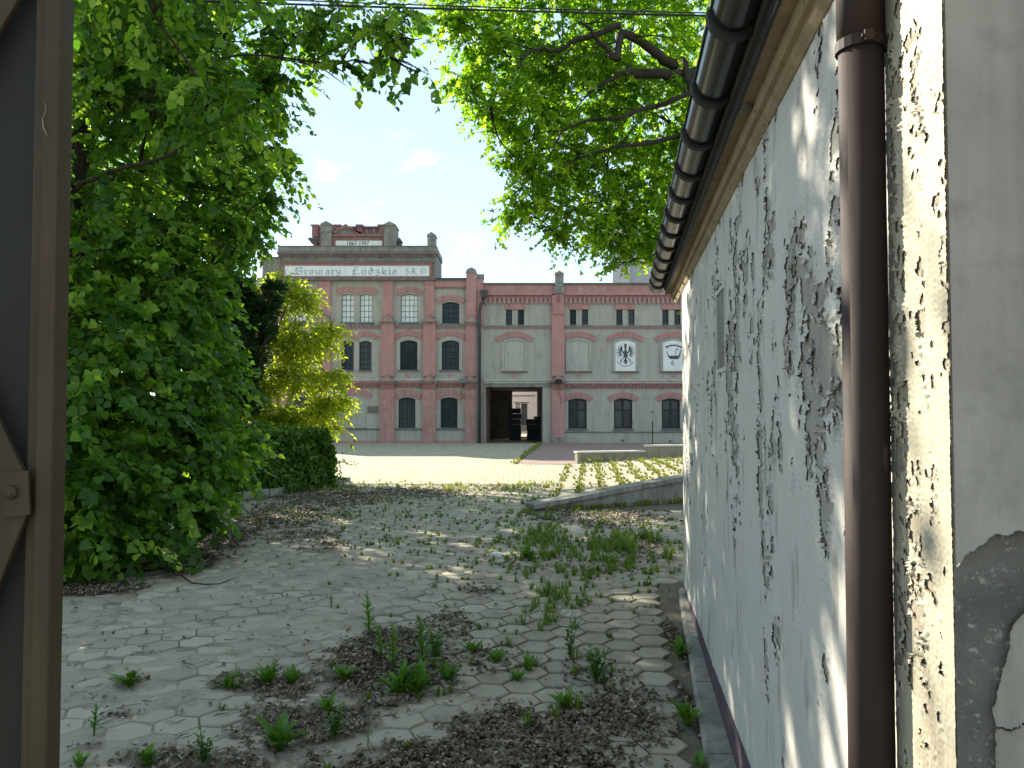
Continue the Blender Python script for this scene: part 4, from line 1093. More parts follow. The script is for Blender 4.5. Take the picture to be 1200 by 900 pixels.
# crates stacked in the passage
def crate(x, y, z, wx, wy, hz_, label, grp, rz=0):
    t = thing('crate', (x, y, z), label, 'crate', grp, rz)
    for s in (0, 1):
        m = MB()
        for k in range(3): m.box(-wx / 2, wx / 2, (-wy / 2, wy / 2 - .02)[s], (-wy / 2 + .02, wy / 2)[s], hz_ * (k / 3 + .012), hz_ * (k / 3 + .318))
        m.build('slatted_side', M['crate'], t, local=True)
    m = MB()
    for sx in (-1, 1): m.box(sx * wx / 2 - .02 * (sx > 0) , sx * wx / 2 + .02 * (sx < 0), -wy / 2 + .021, wy / 2 - .021, .005, hz_ - .005)
    m.box(-wx / 2 + .021, wx / 2 - .021, -wy / 2 + .021, wy / 2 - .021, .006, hz_ - .01); m.build('body', M['crate'], t, local=True)
    return t
yc_ = 43.4
xl = P(603.5, 500, yc_).x; hh = .29
for k in range(6):
    crate(xl + .01 * math.sin(k * 2.1), yc_, .03 + k * (hh + .003), .66, .5, hh, ['lowest', 'second lowest', 'third from the ground', 'third from the top', 'second from the top', 'topmost'][k] + ' black crate of the tall left stack inside the gateway', 'crates stacked left in the gateway')
xr2 = P(626.5, 500, yc_).x
for k in range(4):
    crate(xr2 + .02 * math.sin(k * 1.7), yc_ + .1, .03 + k * (hh + .003), .86, .55, hh, ['lowest', 'second lowest', 'third from the ground', 'highest full-size'][k] + ' black crate of the low right stack inside the gateway', 'crates stacked right in the gateway')
crate(P(630.5, 500, yc_).x, yc_ + .1, .03 + 4 * (hh + .003), .44, .5, .14, 'shallow black crate topping the right stack inside the gateway', 'crates stacked right in the gateway')

# grey tower block far behind the wing
tw = thing('grey_tower', (P(760, 400, 75).x, 75, 0), 'pale grey windowless tower rising behind the wing roof', 'tower')
xa, xm, xb = P(720, 400, 75).x, P(735, 400, 77).x, P(800, 400, 75).x
zt_ = P(700, 252, 75).z
m = MB(); m.add([(xa, 76, 0), (xm, 75, 0), (xm * 1.2, 90, 0), (xa * 1.2, 91, 0), (xa, 76, zt_), (xm, 75, zt_), (xm * 1.2, 90, zt_), (xa * 1.2, 91, zt_)], [(0, 1, 5, 4), (1, 2, 6, 5), (2, 3, 7, 6), (3, 0, 4, 7), (4, 5, 6, 7)]); m.build('stair_shaft', M['tower'], tw)
m = MB(); m.box(xm + .05, xb + 6, 75.4, 88, 0, zt_ - 1.2); m.build('main_block', M['tower_dark'], tw)
for q in (.33, .66):
    m = MB(); m.box(xm + .05, xb + 6, 75.34, 75.4, zt_ * (.3 + q * .5), zt_ * (.3 + q * .5) + .12); m.build('floor_band', M['tower'], tw)
m = MB(); m.box(xa + .2, xm + .1, 74.9, 77, zt_, zt_ + .2); m.build('coping', M['cement'], tw)
# ------------------------------------------------------------------ outbuilding on the right
ob = thing('outbuilding', tuple(K), 'low outbuilding with peeling white paint and bare end wall', 'building', rz=-WA)
OL, WZ = 5.96, 2.70
# base walls (bare plaster under the paint) and the end wall
m = MB(); m.box(.0, .30, .28, OL - .001, -.35, WZ + .1); m.build('wall', M['wall_plaster'], ob, local=True)
m = MB(); m.box(-.006, .298, .0, .28, -.35, WZ + .099); m.build('corner_pilaster', M['pilaster_plaster'], ob, local=True)
m = MB(); m.box(-.0059, .2979, -.003, -.0002, -.34, WZ + .05); m.build('end_render', M['end_concrete'], ob, local=True)
m = MB(); m.box(.2981, 4.2, -.003, .3, -.35, WZ + .098); m.build('end_wall', M['end_concrete'], ob, local=True)
m = MB(); m.box(.3, 4.2, OL - .3, OL - .002, -.35, WZ); m.box(3.9, 4.2, .3, OL - .3, -.35, WZ); m.build('rear_wall', M['wall_plaster'], ob, local=True)

def skin(name, u, v, e, fmap, curl, mat, parent, w, base=.0015, wear=None):
    """a film over a wall: kept where e < 0, lifting off the wall near its torn edges"""
    nu, nv = len(u), len(v)
    U, Vv = np.meshgrid(u, v, indexing='ij')
    keep = (e[:-1, :-1] + e[1:, :-1] + e[1:, 1:] + e[:-1, 1:]) / 4 < 0
    touch_k = np.zeros((nu, nv), bool); touch_d = np.zeros((nu, nv), bool)
    for du in (0, 1):
        for dv in (0, 1):
            touch_k[du:nu - 1 + du, dv:nv - 1 + dv] |= keep; touch_d[du:nu - 1 + du, dv:nv - 1 + dv] |= ~keep
    bd = touch_k & touch_d
    gu = np.gradient(e, u, axis=0); gv = np.gradient(e, v, axis=1)
    du_, dv_ = np.gradient(u)[:, None], np.gradient(v)[None, :]
    g2 = gu ** 2 + gv ** 2 + 1e-9
    su, sv = -e * gu / g2, -e * gv / g2
    U2 = U + np.where(bd, np.clip(su, -.55 * du_, .55 * du_), 0); V2 = Vv + np.where(bd, np.clip(sv, -.55 * dv_, .55 * dv_), 0)
    t = np.clip(1 + e / w, 0, 1)
    off = base + curl * t * t
    pts = fmap(U2, V2, off).reshape(-1, 3)
    idx = np.arange(nu * nv).reshape(nu, nv)
    fq = np.stack([idx[:-1, :-1], idx[1:, :-1], idx[1:, 1:], idx[:-1, 1:]], -1)[keep]
    used = np.unique(fq); remap = np.full(nu * nv, -1); remap[used] = np.arange(len(used))
    me = np_mesh(name, pts[used], remap[fq], smooth=True)
    if wear is not None:
        a = me.attributes.new('wear', 'FLOAT', 'POINT'); a.data.foreach_set('value', np.ascontiguousarray(wear.ravel()[used], np.float32))
    return mesh_obj(name, me, mat, parent)

def d_of(px): return .567 / ((px - 600) / F - .137)
def ly_of(px): return (d_of(px) - 1.35) / math.cos(WA)
def bump2(x, y, cx, cy, sx, sy): return np.exp(-((x - cx) / sx) ** 2 - ((y - cy) / sy) ** 2)

# main wall paint
ncol = 470
dd = 1 / np.linspace(1 / 1.60, 1 / (1.35 + OL * math.cos(WA)), ncol)
uy = (dd - 1.35) / math.cos(WA); uy[0] = .281; uy[-1] = OL - .002
vz = np.linspace(-.16, WZ, 640)
U, Vv = np.meshgrid(uy, vz, indexing='ij')
w1 = fbm(U * 9, Vv * 6, 61, 3) - .5; w2 = fbm(U * 9 + 40, Vv * 6, 62, 3) - .5
Uw, Vw = U + .05 * w1, Vv + .09 * w2
big = fbm(Uw * 1.7, Vw * 1.0, 41, 3)
stre = fbm(Uw * 5.5, Vw * 3.2, 43, 3, .5)
f3, f4 = fbm(U * 22, Vv * 45, 47, 3) - .5, fbm(U * 22 + 7, Vv * 45, 48, 3) - .5
gA, hA, hA2, oxA, oyA = worley((U + .05 * w1) / .085 + f3 * .9, (Vv + .03 * w2) / .052 + f4 * .9, 1)      # plates
gB, hB, hB2, oxB, oyB = worley((U + .03 * w2) / .036 + f4, (Vv + .03 * w1) / .023 + f3, 2)             # small chips
fld = .75 * (big - .5) + .70 * (stre - .5)
reg = (.10 * bump2(U, Vv, 1.15, 2.05, .75, .42) + .07 * bump2(U, Vv, 2.3, 2.1, 1.2, .5) + .055 * bump2(U, Vv, 2.5, 1.4, 1.5, .5) + .05 * bump2(U, Vv, 4.3, 1.6, 1.8, .8)
       + .11 * bump2(U, Vv, 1.25, 1.02, .18, .22) + .10 * bump2(U, Vv, .75, 1.9, .25, .5)
       + .07 * np.exp(-((U - ly_of(822)) / .12) ** 2) + .07 * np.exp(-((U - ly_of(866)) / .09) ** 2) * (Vv > .9) + .06 * np.exp(-((U - ly_of(893)) / .06) ** 2) * (Vv > .9)
       - .10 * np.clip((1.0 - Vv) / .5, 0, 1) * (U < 3.6) - .05 * np.clip((.9 - Vv) / .6, 0, 1) - .05 * bump2(U, Vv, ly_of(850), 1.15, .35, .5))
reg = reg - .03 * np.clip((U - 2.4) / 1.2, 0, 1) + .05 * bump2(U, Vv, .95, 1.95, .45, .5)
mA = fld + reg - .088
eA = np.where(hA < np.clip(mA * 2.3 - .02, 0, .62), 1, -1) * gA + .62 * mA - .045
mB = fld + reg - .085 + .3 * (fbm(U * 4, Vv * 3, 67, 3) - .5)
eB = np.where(hB < np.clip(mB * 1.7 - .03, 0, .5), 1, -1) * gB + .9 * mB - .11
e = np.maximum(eA, eB * .45)
# torn long strips
e = np.maximum(e, .02 - .6 * np.abs(U - ly_of(877) - .05 * (fbm(Vv * 3, U * 0, 71, 2) - .5)) * 1.3 - np.abs(Vv - 2.22) * .16 - .02)
sl0, sl1 = ly_of(851.5), ly_of(842)
slot = (U > sl0) & (U < sl1) & (Vv > 1.86) & (Vv < 2.29)
e = np.where(slot, .3, e)
dirA = hA2 * 6.283
lift = np.clip(mA * 7, 0, 1) * np.clip(hA2 * 1.8 - .35, 0, 1) * np.clip(oxA * np.cos(dirA) + oyA * np.sin(dirA) + .15, 0, 1) ** 1.5
curl = .003 + .024 * lift + .004 * np.clip(mB * 5, 0, 1) * hB2
wear = np.clip(np.where(hA2 > .55, 1, .35) * np.clip(mA * 6, 0, 1) * np.clip((fbm(Uw * 5, Vw * 2, 59, 4) - .40) * 6, 0, 1) * .8 + np.clip((fbm(Uw * 6, Vw * 1.6, 64, 4) - .64) * 8, 0, .6), 0, 1)
# rippled undercoat: blisters away from the tears
blis = .0035 * (fbm(U * 16, Vv * 7, 57, 3) - .5)
skin('paint_film', uy, vz, e, lambda a, b, o: np.stack([-(o + np.clip(blis, -.001, 1)), a, b], -1), curl, M['paint'], ob, .30, wear=wear)
# the slot window recess
m = MB(); m.box(-.0008, .05, sl0 - .004, sl1 + .004, 1.85, 2.30); 
m = MB(); m.quad((-.0012, sl0, 1.86), (-.0012, sl1, 1.86), (-.0012, sl1, 2.29), (-.0012, sl0, 2.29))
m.build('slot_infill', M['concrete'], ob, local=True)
m = MB()
for a, b, c, d in ((sl0 - .03, sl0, 1.84, 2.31), (sl1, sl1 + .03, 1.84, 2.31), (sl0, sl1, 2.29, 2.315), (sl0, sl1, 1.835, 1.86)): m.box(-.009, -.0005, a, b, c, d)
m.build('slot_surround', M['paint'], ob, local=True)

# corner pilaster paint (the wall's white, toned cream for the sun), and its narrow return
uy2 = np.linspace(-.001, .285, 120); vz2 = np.linspace(.3, WZ, 760)
U, Vv = np.meshgrid(uy2, vz2, indexing='ij')
w1 = fbm(U * 20, Vv * 14, 81, 3) - .5; w2 = fbm(U * 20 + 9, Vv * 14, 82, 3) - .5
f3, f4 = fbm(U * 90, Vv * 90, 87, 3) - .5, fbm(U * 90 + 7, Vv * 90, 88, 3) - .5
gA, hA, hA2, oxA, oyA = worley((U + .02 * w1) / .045 + f3 * .9, (Vv + .03 * w2) / .034 + f4 * .9, 5)
gB, hB, hB2, oxB, oyB = worley((U + .01 * w2) / .019 + f4, (Vv + .02 * w1) / .0125 + f3, 6)
m = .6 * (fbm(U * 7 + w1 * .3, Vv * 2.4, 83, 3) - .5) + .35 * (fbm(U * 20, Vv * 9, 85, 3) - .5) + .10 * bump2(U, Vv, .20, 1.75, .05, .30) + .07 * bump2(U, Vv, .12, 2.25, .08, .2) + .10 * bump2(U, Vv, .19, 1.2, .05, .16) + .10 * bump2(U, Vv, .26, 1.6, .05, 1.2)
mA = m - .02
eA = np.where(hA < np.clip(mA * 1.5, 0, .5), 1, -1) * gA + .6 * mA - .06
mB = m + .05
eB = np.where(hB < np.clip(mB * 1.1, 0, .35), 1, -1) * gB + .75 * mB - .10
e = np.maximum(np.maximum(eA, eB * .4), .10 - np.abs(U - .285 - .03 * (fbm(Vv * 9, U * 0, 91, 3) - .5)) * 9)
dirA = hA2 * 6.283
curl = .0018 + .016 * np.clip(mA * 6 + .3, 0, 1) * np.clip(hA2 * 1.8 - .4, 0, 1) * np.clip(oxA * np.cos(dirA) + oyA * np.sin(dirA) + .15, 0, 1) ** 1.5 + .002 * np.clip(mB * 5, 0, 1) * hB2
Uw, Vw = U, Vv
blis = .002 * (fbm(U * 30, Vv * 14, 97, 3) - .5)
skin('paint_film', uy2, vz2, e, lambda a, b, o: np.stack([-.006 - (o + np.clip(blis, -.001, 1)), a, b], -1), curl, M['paint_sunlit'], ob, .30, wear=np.clip((fbm(Uw * 9, Vw * 3, 98, 4) - .58) * 6, 0, .6))

# end wall plaster, broken away low down
ux = np.concatenate([np.linspace(-.0065, .22, 150), np.linspace(.22, .9, 60)[1:]]); vz3 = np.concatenate([np.linspace(.35, 2.4, 760), np.linspace(2.4, WZ, 20)[1:]])
U, Vv = np.meshgrid(ux, vz3, indexing='ij')
PX = 1116 + (U + .006) / .00146; PY = 482 - (Vv - H) / .00146
wob = (fbm(U * 14, Vv * 14, 101, 5) - .5) * 60; wob2 = (fbm(U * 12, Vv * 12, 103, 5) - .5) * 60
top = np.interp(PX, [1110, 1130, 1160, 1200, 1400], [668, 640, 622, 617, 600]) + wob * .55
rgt = np.interp(PY, [600, 690, 720, 740, 775, 800, 850, 900, 1000], [1230, 1206, 1180, 1176, 1158, 1154, 1147, 1152, 1160]) + wob2 * .5
e = np.minimum(PY - top, rgt - PX) / 60
e = np.minimum(e, .8)
cyk = 842 - (PX - 1146) * .22 + (fbm(U * 40, U * 9, 105, 4) - .5) * 22
e = np.where((PX > 1150) & (PX < 1330), np.maximum(e, (1.1 - np.abs(PY - cyk)) / 60), e)
skin('plaster_coat', ux, vz3, e, lambda a, b, o: np.stack([a, -(o + .0), b], -1), .004 + .003 * fbm(U * 20, Vv * 20, 107, 3), M['end_plaster'], ob, .05, base=.011)
m = MB(); m.quad((.9, -.011, .35), (4.2, -.011, .35), (4.2, -.011, WZ), (.9, -.011, WZ)); m.quad((-.006, -.004, -.3), (4.2, -.004, -.3), (4.2, -.004, .35), (-.006, -.004, .35)); m.build('plaster_coat', M['end_plaster'], ob, local=True)

# plum painted plinth, soffit, moulding, roof
m = MB(); pts = [(y, .052 + .006 * math.sin(y * 3.1)) for y in np.linspace(.285, OL - .003, 30)]
m.add([(-.007, y, -.33) for y, z in pts] + [(-.007, y, z) for y, z in pts] + [(.01, y, z) for y, z in pts], [(i, i + 1, 31 + i, 30 + i) for i in range(29)] + [(30 + i, 31 + i, 61 + i, 60 + i) for i in range(29)])
m.build('plinth', M['plinth'], ob, local=True)
R1 = OL + .72
y = -.3
while y < R1:
    e_ = min(y + 1.13, R1); m = MB(); m.box(-.10, .0, y, e_ - .006, WZ + .095 + random.uniform(0, .004), WZ + .14); m.build('soffit_board', M['soffit'], ob, local=True); y = e_
y = -.3
while y < R1:
    e_ = min(y + 1.9, R1); m = MB()
    pr = [(-.055, WZ + .094), (-.055, WZ + .06), (-.047, WZ + .045), (-.03, WZ + .04), (-.022, WZ + .02), (-.008, WZ + .0), (.0, WZ - .002), (.0, WZ + .094)]
    n = len(pr); m.add([(a, y, b) for a, b in pr] + [(a, e_ - .004, b) for a, b in pr], [tuple(range(n))[::-1], tuple(range(n, 2 * n))] + [(i, (i + 1) % n, (i + 1) % n + n, i + n) for i in range(n)])
    m.build('eaves_moulding', M['soffit'], ob, local=True); y = e_
m = MB(); m.box(.0, .3, OL, OL + .7, WZ + .08, WZ + .1); m.build('verge_soffit', M['soffit'], ob, local=True)
m = MB(); pr = [(-.125, WZ + .143), (-.12, WZ + .32), (2.1, WZ + 1.0), (4.4, WZ + .28), (4.4, WZ + .143)]
m.prism(pr, -.35, R1); m.build('roof', M['roof_felt'], ob, local=True)
m = MB(); m.box(-.112, -.101, -.3, R1, WZ + .09, WZ + .142); m.build('fascia', M['frame_dark'], ob, local=True)
m = MB(); yl = ly_of(905); m.add([(-.075 + a * .024 * q, yl + .05 + b * .055 * q, WZ + .0945 - z) for z, q in ((0, 1), (.014, .8)) for a, b in ((-1, -.6), (-.3, -1.1), (.8, -.8), (1, .3), (.3, 1), (-.8, .8))], [tuple(range(6, 12))] + [(k, (k + 1) % 6, (k + 1) % 6 + 6, k + 6) for k in range(6)]); m.build('mortar_lump', M['end_concrete'], ob, local=True)

# gutter: half-round channel with its brackets
gx, gzc, grad = -.184, WZ + .235, .077
gm = MB(); ys = np.linspace(-.3, R1 + .35, 14); nseg = 14
for r_, flip in ((grad, 1), (grad - .006, -1)):
    b = len(gm.v)
    for y in ys:
        for k in range(nseg + 1):
            t = math.pi + math.pi * k / nseg
            gm.v.append((gx + r_ * math.cos(t), y, gzc + r_ * math.sin(t)))
    for i in range(len(ys) - 1):
        for k in range(nseg):
            gm.f.append([b + i * (nseg + 1) + k, b + i * (nseg + 1) + k + 1, b + (i + 1) * (nseg + 1) + k + 1, b + (i + 1) * (nseg + 1) + k]); gm.mi.append(0)
gm.poly([(gx + grad * math.cos(math.pi + math.pi * k / nseg), R1 + .35, gzc + grad * math.sin(math.pi + math.pi * k / nseg)) for k in range(nseg + 1)])
gm.tube([(gx - grad, -.3, gzc + .004), (gx - grad, R1 + .35, gzc + .004)], .008, 6); gm.tube([(gx + grad, -.3, gzc + .004), (gx + grad, R1 + .35, gzc + .004)], .006, 6)
gut = gm.build('gutter', M['gutter'], ob, smooth=True, local=True)
br_me = None
for d in (1.95, 2.55, 3.13, 3.65, 4.15, 4.62, 5.1, 5.56, 6.02, 6.5, 6.98, 7.45, 7.9):
    if br_me is None:
        m = MB(); rr = grad + .007; L_ = [math.pi + math.pi * k / 16 for k in range(17)]
        for y0, y1, r2 in ((-.024, .024, rr),):
            for k in range(16):
                t0, t1 = L_[k], L_[k + 1]
                q = [(gx + a * math.cos(t), gzc + a * math.sin(t)) for a, t in ((grad + .0005, t0), (grad + .0005, t1), (r2 + .008, t1), (r2 + .008, t0))]
                m.prism(q, y0, y1)
        m.box(gx + grad, -.10, -.012, .012, gzc - .02, gzc + .012); m.box(gx - grad - .012, gx - grad + .004, -.019, .019, gzc - .004, gzc + .016)
        br_me = m.mesh('bracket'); br_me.materials.append(M['frame_dark'])
    mesh_obj('bracket', br_me, M['gutter'], gut, (0, (d - 1.35) / math.cos(WA), 0))
# downpipe against the wall beside the pilaster
py_, pxl = .300, -.055
m = MB(); m.tube([(pxl, py_, -.17), (pxl, py_, 2.385)], .045, 20); m.tube([(pxl, py_, 2.386), (pxl, py_, 2.60), (pxl, py_, 2.72), (pxl - .06, py_, 2.80), (pxl - .14, py_, 2.86)], .048, 20)
dpo = m.build('downpipe', M['downpipe'], ob, smooth=True, local=True)
zc = P(1010, 30, 1.56).z
m = MB(); m.tube([(pxl, py_, zc - .011), (pxl, py_, zc + .011)], .0515, 20); m.box(pxl - .009, pxl + .009, py_ - .061, py_ - .050, zc - .011, zc + .011); m.box(pxl + .02, -.0, py_ - .012, py_ + .012, zc - .008, zc + .008); m.tube([(pxl - .014, py_ - .056, zc), (pxl + .014, py_ - .056, zc)], .004, 6); m.build('clamp', M['downpipe'], dpo, local=True)
m = MB(); m.tube([(pxl, py_, .55), (pxl, py_, .57)], .0515, 20); m.box(pxl + .02, -.0, py_ - .012, py_ + .012, .552, .568); m.build('clamp', M['downpipe'], dpo, local=True)

# concrete kerb along the wall foot, slipping out of line
kb2 = thing('wall_kerb', tuple(wloc(-.1, 2.0, -.15)), 'worn concrete kerb along the foot of the peeling white wall', 'kerb')
def kx(y): return np.interp(y, [3.0, 3.5, 7.0, 7.4], [.83, .885, 1.462, 1.53])
yk = 2.2
while yk < 7.1:
    ye = min(yk + .95, 7.2); m = MB(); dz = random.uniform(-.012, .012); jx = random.uniform(-.008, .008)
    pts = []
    for y in (yk, ye - .012):
        zt2 = float(np.interp(y, [3, 4.1, 6.6, 7.2], [-.16, -.125, -.01, .03])) + dz + .012
        for x, z in ((kx(y) + jx, -.3), (wl_x(y) - .008, -.3), (wl_x(y) - .008, zt2), (kx(y) + .02 + jx, zt2), (kx(y) + jx, zt2 - .02)): pts.append((x, y, z))
    m.add(pts, [(0, 1, 2, 3, 4), (9, 8, 7, 6, 5)] + [(i, i + 5, (i + 1) % 5 + 5, (i + 1) % 5) for i in range(5)])
    m.build('kerb_stone', M['concrete'], kb2); yk = ye

# ------------------------------------------------------------------ gate leaf at the left
gt = thing('steel_gate', (-1.5, 1.42, -.15), 'dark brown steel gate leaf with riveted bracing standing open', 'gate')
Yg = 1.40
def GX(px, y=Yg): return P(px, 450, y).x
m = MB(); m.box(GX(43), GX(62.5), Yg, Yg + .045, -.1, 3.2); m.build('stile', M['gate'], gt, bevel=.003)
m = MB(); m.box(GX(28), GX(43) - .001, Yg + .012, Yg + .04, -.1, 3.2); m.build('inner_flat', M['gate'], gt, bevel=.003)
m = MB(); x = -2.7
while x < GX(28) - .02:
    x1 = min(x + .16, GX(28) - .002); m.box(x, x1 - .004, Yg + .03, Yg + .045, -.08, 3.15); x = x1
for z in (.02, 2.9):
    m.box(-2.7, GX(28) - .002, Yg + .008, Yg + .0299, z, z + .06)
m.build('sheet_panel', M['gate_dark'], gt)
def bar(p, q, wd, y0, y1, name='brace'):
    m = MB(); a, b = P(*p, Yg), P(*q, Yg); d = (b - a); d.normalize(); nv_ = Vector((-d.z, 0, d.x)) * wd / 2
    pts = [a + nv_, b + nv_, b - nv_, a - nv_]; m.prism([(p_.x, p_.z) for p_ in pts], y0, y1); return m.build(name, M['gate'], gt, bevel=.003)
bar((-90, 330), (22, 575), .045, Yg - .004, Yg + .009); bar((-90, 870), (22, 590), .045, Yg - .0045, Yg + .0085); bar((-60, 110), (30, -45), .05, Yg - .004, Yg + .009)
m = MB(); pts = [P(x, y, Yg) for x, y in ((4, 553), (37, 551), (39, 602), (8, 606), (-10, 580))]; m.prism([(p.x, p.z) for p in pts], Yg - .011, Yg - .0048); gp_ = m.build('gusset_plate', M['gate'], gt)
m = MB(); c = P(18, 576, Yg)
for k, (r_, y) in enumerate(((.0125, -.0112), (.0115, -.016), (.007, -.0195))):
    pass
m.tube([(c.x, Yg - .0112, c.z), (c.x, Yg - .0165, c.z), (c.x, Yg - .0195, c.z)], [.0125, .0115, .006], 12); m.build('rivet', M['gate'], gp_)
m = MB(); m.box(-2.78, -2.70, Yg - .02, Yg + .08, -.2, 3.3); m.build('hinge_post', M['gate'], gt)
cw = MB(); pts = [P(51 + 3 * math.sin(k * .9) + (2 if k > 4 else 0), 118 + k * 5.2, Yg - .004) for k in range(9)]; cw.tube(pts, [.0006, .0005, .0006, .0005, .0008, .0011, .0013, .001, .0005], 4)  # pale thin tube standing for a cobweb wisp
tag(cw.build('cobweb_wisp', M['soffit']), 'thin pale cobweb wisp stuck to the gate edge', 'cobweb')

# overhead wires
for k, (ya, yb2, sag, lab) in enumerate(((-1.5, 20, .10, 'upper of two thin wires crossing high over the yard'), (-7, 17.5, .16, 'lower of two thin wires crossing high over the yard'))):
    a, b = P(120, ya, 9.5), P(830, yb2, 9.5); d = b - a; a2, b2 = a - d * .9, b + d * .9
    m = MB(); m.tube([a2 + (b2 - a2) * (i / 30) - Vector((0, 0, sag * math.sin(math.pi * i / 30) - sag)) for i in range(31)], (.013, .008)[k], 5)
    tag(m.build('overhead_wire', M['cable']), lab, 'wire', 'wires over the yard')
# ------------------------------------------------------------------ foliage
HEART = np.array([(0, 0, 0), (.34, .02, .05), (.50, .38, .10), (0, 1, -.10), (-.50, .38, .10), (-.34, .02, .05)])
HEART_F = np.array([(0, 1, 2, 3), (0, 3, 4, 5)])
LOBED = np.array([(0, .05, 0), (.62, .28, .08), (.26, .55, .05), (0, 1.05, -.08), (-.26, .55, .05), (-.62, .28, .08)])
LANCE = np.array([(0, 0, 0), (.16, .25, .04), (.17, .6, .04), (0, 1, -.08), (-.17, .6, .04), (-.16, .25, .04)])

def unit(a): return a / (np.linalg.norm(a, axis=-1, keepdims=True) + 1e-9)

# leaves left out along sun rays, shaped to light the outbuilding's corner and wall
SH = np.array([SD.x, SD.y]) / math.hypot(SD.x, SD.y); TE = SD.z / math.hypot(SD.x, SD.y)
def in_gap(c):
    q = c[:, :2] - np.array([.74, 1.50]); r = q @ SH; lat = q[:, 0] * -SH[1] + q[:, 1] * SH[0]
    z0 = c[:, 2] - TE * r
    g1 = (r > 1) & (np.abs(lat + .05 * np.sin(z0 * 5)) < .26) & (z0 > .95) & (z0 < 2.9)
    g2 = np.zeros(len(c), bool)
    for (y, z, rr) in ((1.95, 1.25, .08), (2.05, .74, .12)):
        q = c - np.array([wl_x(y), y, z]); t = q @ np.array(SD); p = np.linalg.norm(q - t[:, None] * np.array(SD), axis=1); g2 |= (t > 1) & (p < rr + .1)
    return g1 | g2

def sprays(blobs, size, per, nl, length, shell=.55, droop=.5, seed=1, cull=None, squash=.85, flat=.55):
    """blobs (x,y,z,r,density) -> leaf frames laid along drooping twigs; returns leaves (pos, dir, normal, size) and twigs"""
    g = np.random.default_rng(seed)
    O, D, Ln, Cn = [], [], [], []
    for (x, y, z, r, den) in blobs:
        n = int(per * r * r * den)
        d = unit(g.normal(size=(n, 3))); rad = r * (shell + (1 - shell) * g.random(n) ** .6)
        c = np.array((x, y, z)) + d * rad[:, None] * np.array((1, 1, squash))
        # uneven outline: noise in the radius
        c += d * (r * .28 * (vnoise(d[:, 0] * 3 + x, d[:, 2] * 3 + z, 5) - .5))[:, None]
        o = c - d * length * .5
        dirv = unit(d * np.array((1, 1, .35)) + g.normal(size=(n, 3)) * .45 + np.array((0, 0, -.15)))
        O.append(o); D.append(dirv); Ln.append(length * (.6 + .8 * g.random(n))); Cn.append(np.full(n, r))
    O, D, Ln = np.concatenate(O), np.concatenate(D), np.concatenate(Ln)
    kk = ~in_gap(O + D * .2)
    if cull is not None: kk &= cull(O)
    O, D, Ln = O[kk], D[kk], Ln[kk]; n = len(O)
    t = (np.arange(nl) + .5) / nl
    pos = O[:, None] + D[:, None] * (Ln[:, None] * t)[..., None] + np.array((0, 0, -1.)) * (droop * Ln[:, None] * t ** 2)[..., None]
    side = unit(np.cross(D, np.array((0, 0, 1.))))
    sgn = np.where(np.arange(nl) % 2 == 0, 1., -1.)
    ld = D[:, None] * .55 + side[:, None] * (sgn * .8)[None, :, None] + np.array((0, 0, -.45)) + g.normal(size=(n, nl, 3)) * .38
    ld = unit(ld)
    up = np.array((0, 0, 1.)) * flat + (D * (1 - flat))[:, None] + g.normal(size=(n, nl, 3)) * .42
    nn = unit(up - (up * ld).sum(-1, keepdims=True) * ld)
    sz = size * (.65 + .6 * g.random((n, nl)))
    rnd = np.clip(.45 + .3 * g.normal(size=(n, 1)) + .2 * g.normal(size=(n, nl)), 0, 1)
    tw = np.stack([O, O + D * (Ln * .5)[:, None] - np.array((0, 0, .25)) * (droop * Ln)[:, None], O + D * Ln[:, None] - np.array((0, 0, 1.)) * (droop * Ln)[:, None]], 1)
    pos += side[:, None] * (sgn * .12)[None, :, None] * sz[..., None]
    return pos.reshape(-1, 3), ld.reshape(-1, 3), nn.reshape(-1, 3), sz.ravel(), rnd.ravel(), tw

def leaf_mesh(name, pos, ld, nn, sz, rnd, shape=HEART, off=(0, 0, 0)):
    x = np.cross(ld, nn)
    V = pos[:, None] + sz[:, None, None] * (shape[None, :, 0, None] * x[:, None] + shape[None, :, 1, None] * ld[:, None] + shape[None, :, 2, None] * nn[:, None])
    k = len(shape)
    Fc = (HEART_F[None] + (np.arange(len(pos)) * k)[:, None, None]).reshape(-1, 4)
    return np_mesh(name, V.reshape(-1, 3) - np.array(off), Fc, np.repeat(rnd, 2))

def twig_mb(mb, tw, r=.006, every=1):
    for t in tw[::every]: mb.tube(t, [r, r * .7, r * .3], 3, False)

def limb(mb, a, b, r0, r1, bend=.12, n=7, sides=7, sag=0):
    a, b = Vector(a), Vector(b); L = (b - a).length; pts, rad = [], []
    o1, o2 = Vector([random.uniform(-1, 1) for _ in range(3)]) * bend * L, random.uniform(0, 6)
    for i in range(n + 1):
        t = i / n
        w_ = math.sin(math.pi * t)
        p = a.lerp(b, t) + o1 * w_ * .6 + Vector((math.sin(t * 7 + o2), math.cos(t * 6 + o2), math.sin(t * 5))) * bend * L * .16 * w_ + Vector((0, 0, sag * L)) * w_
        pts.append(p); rad.append(r0 + (r1 - r0) * t ** .8)
    mb.tube(pts, rad, sides, True)
    return pts

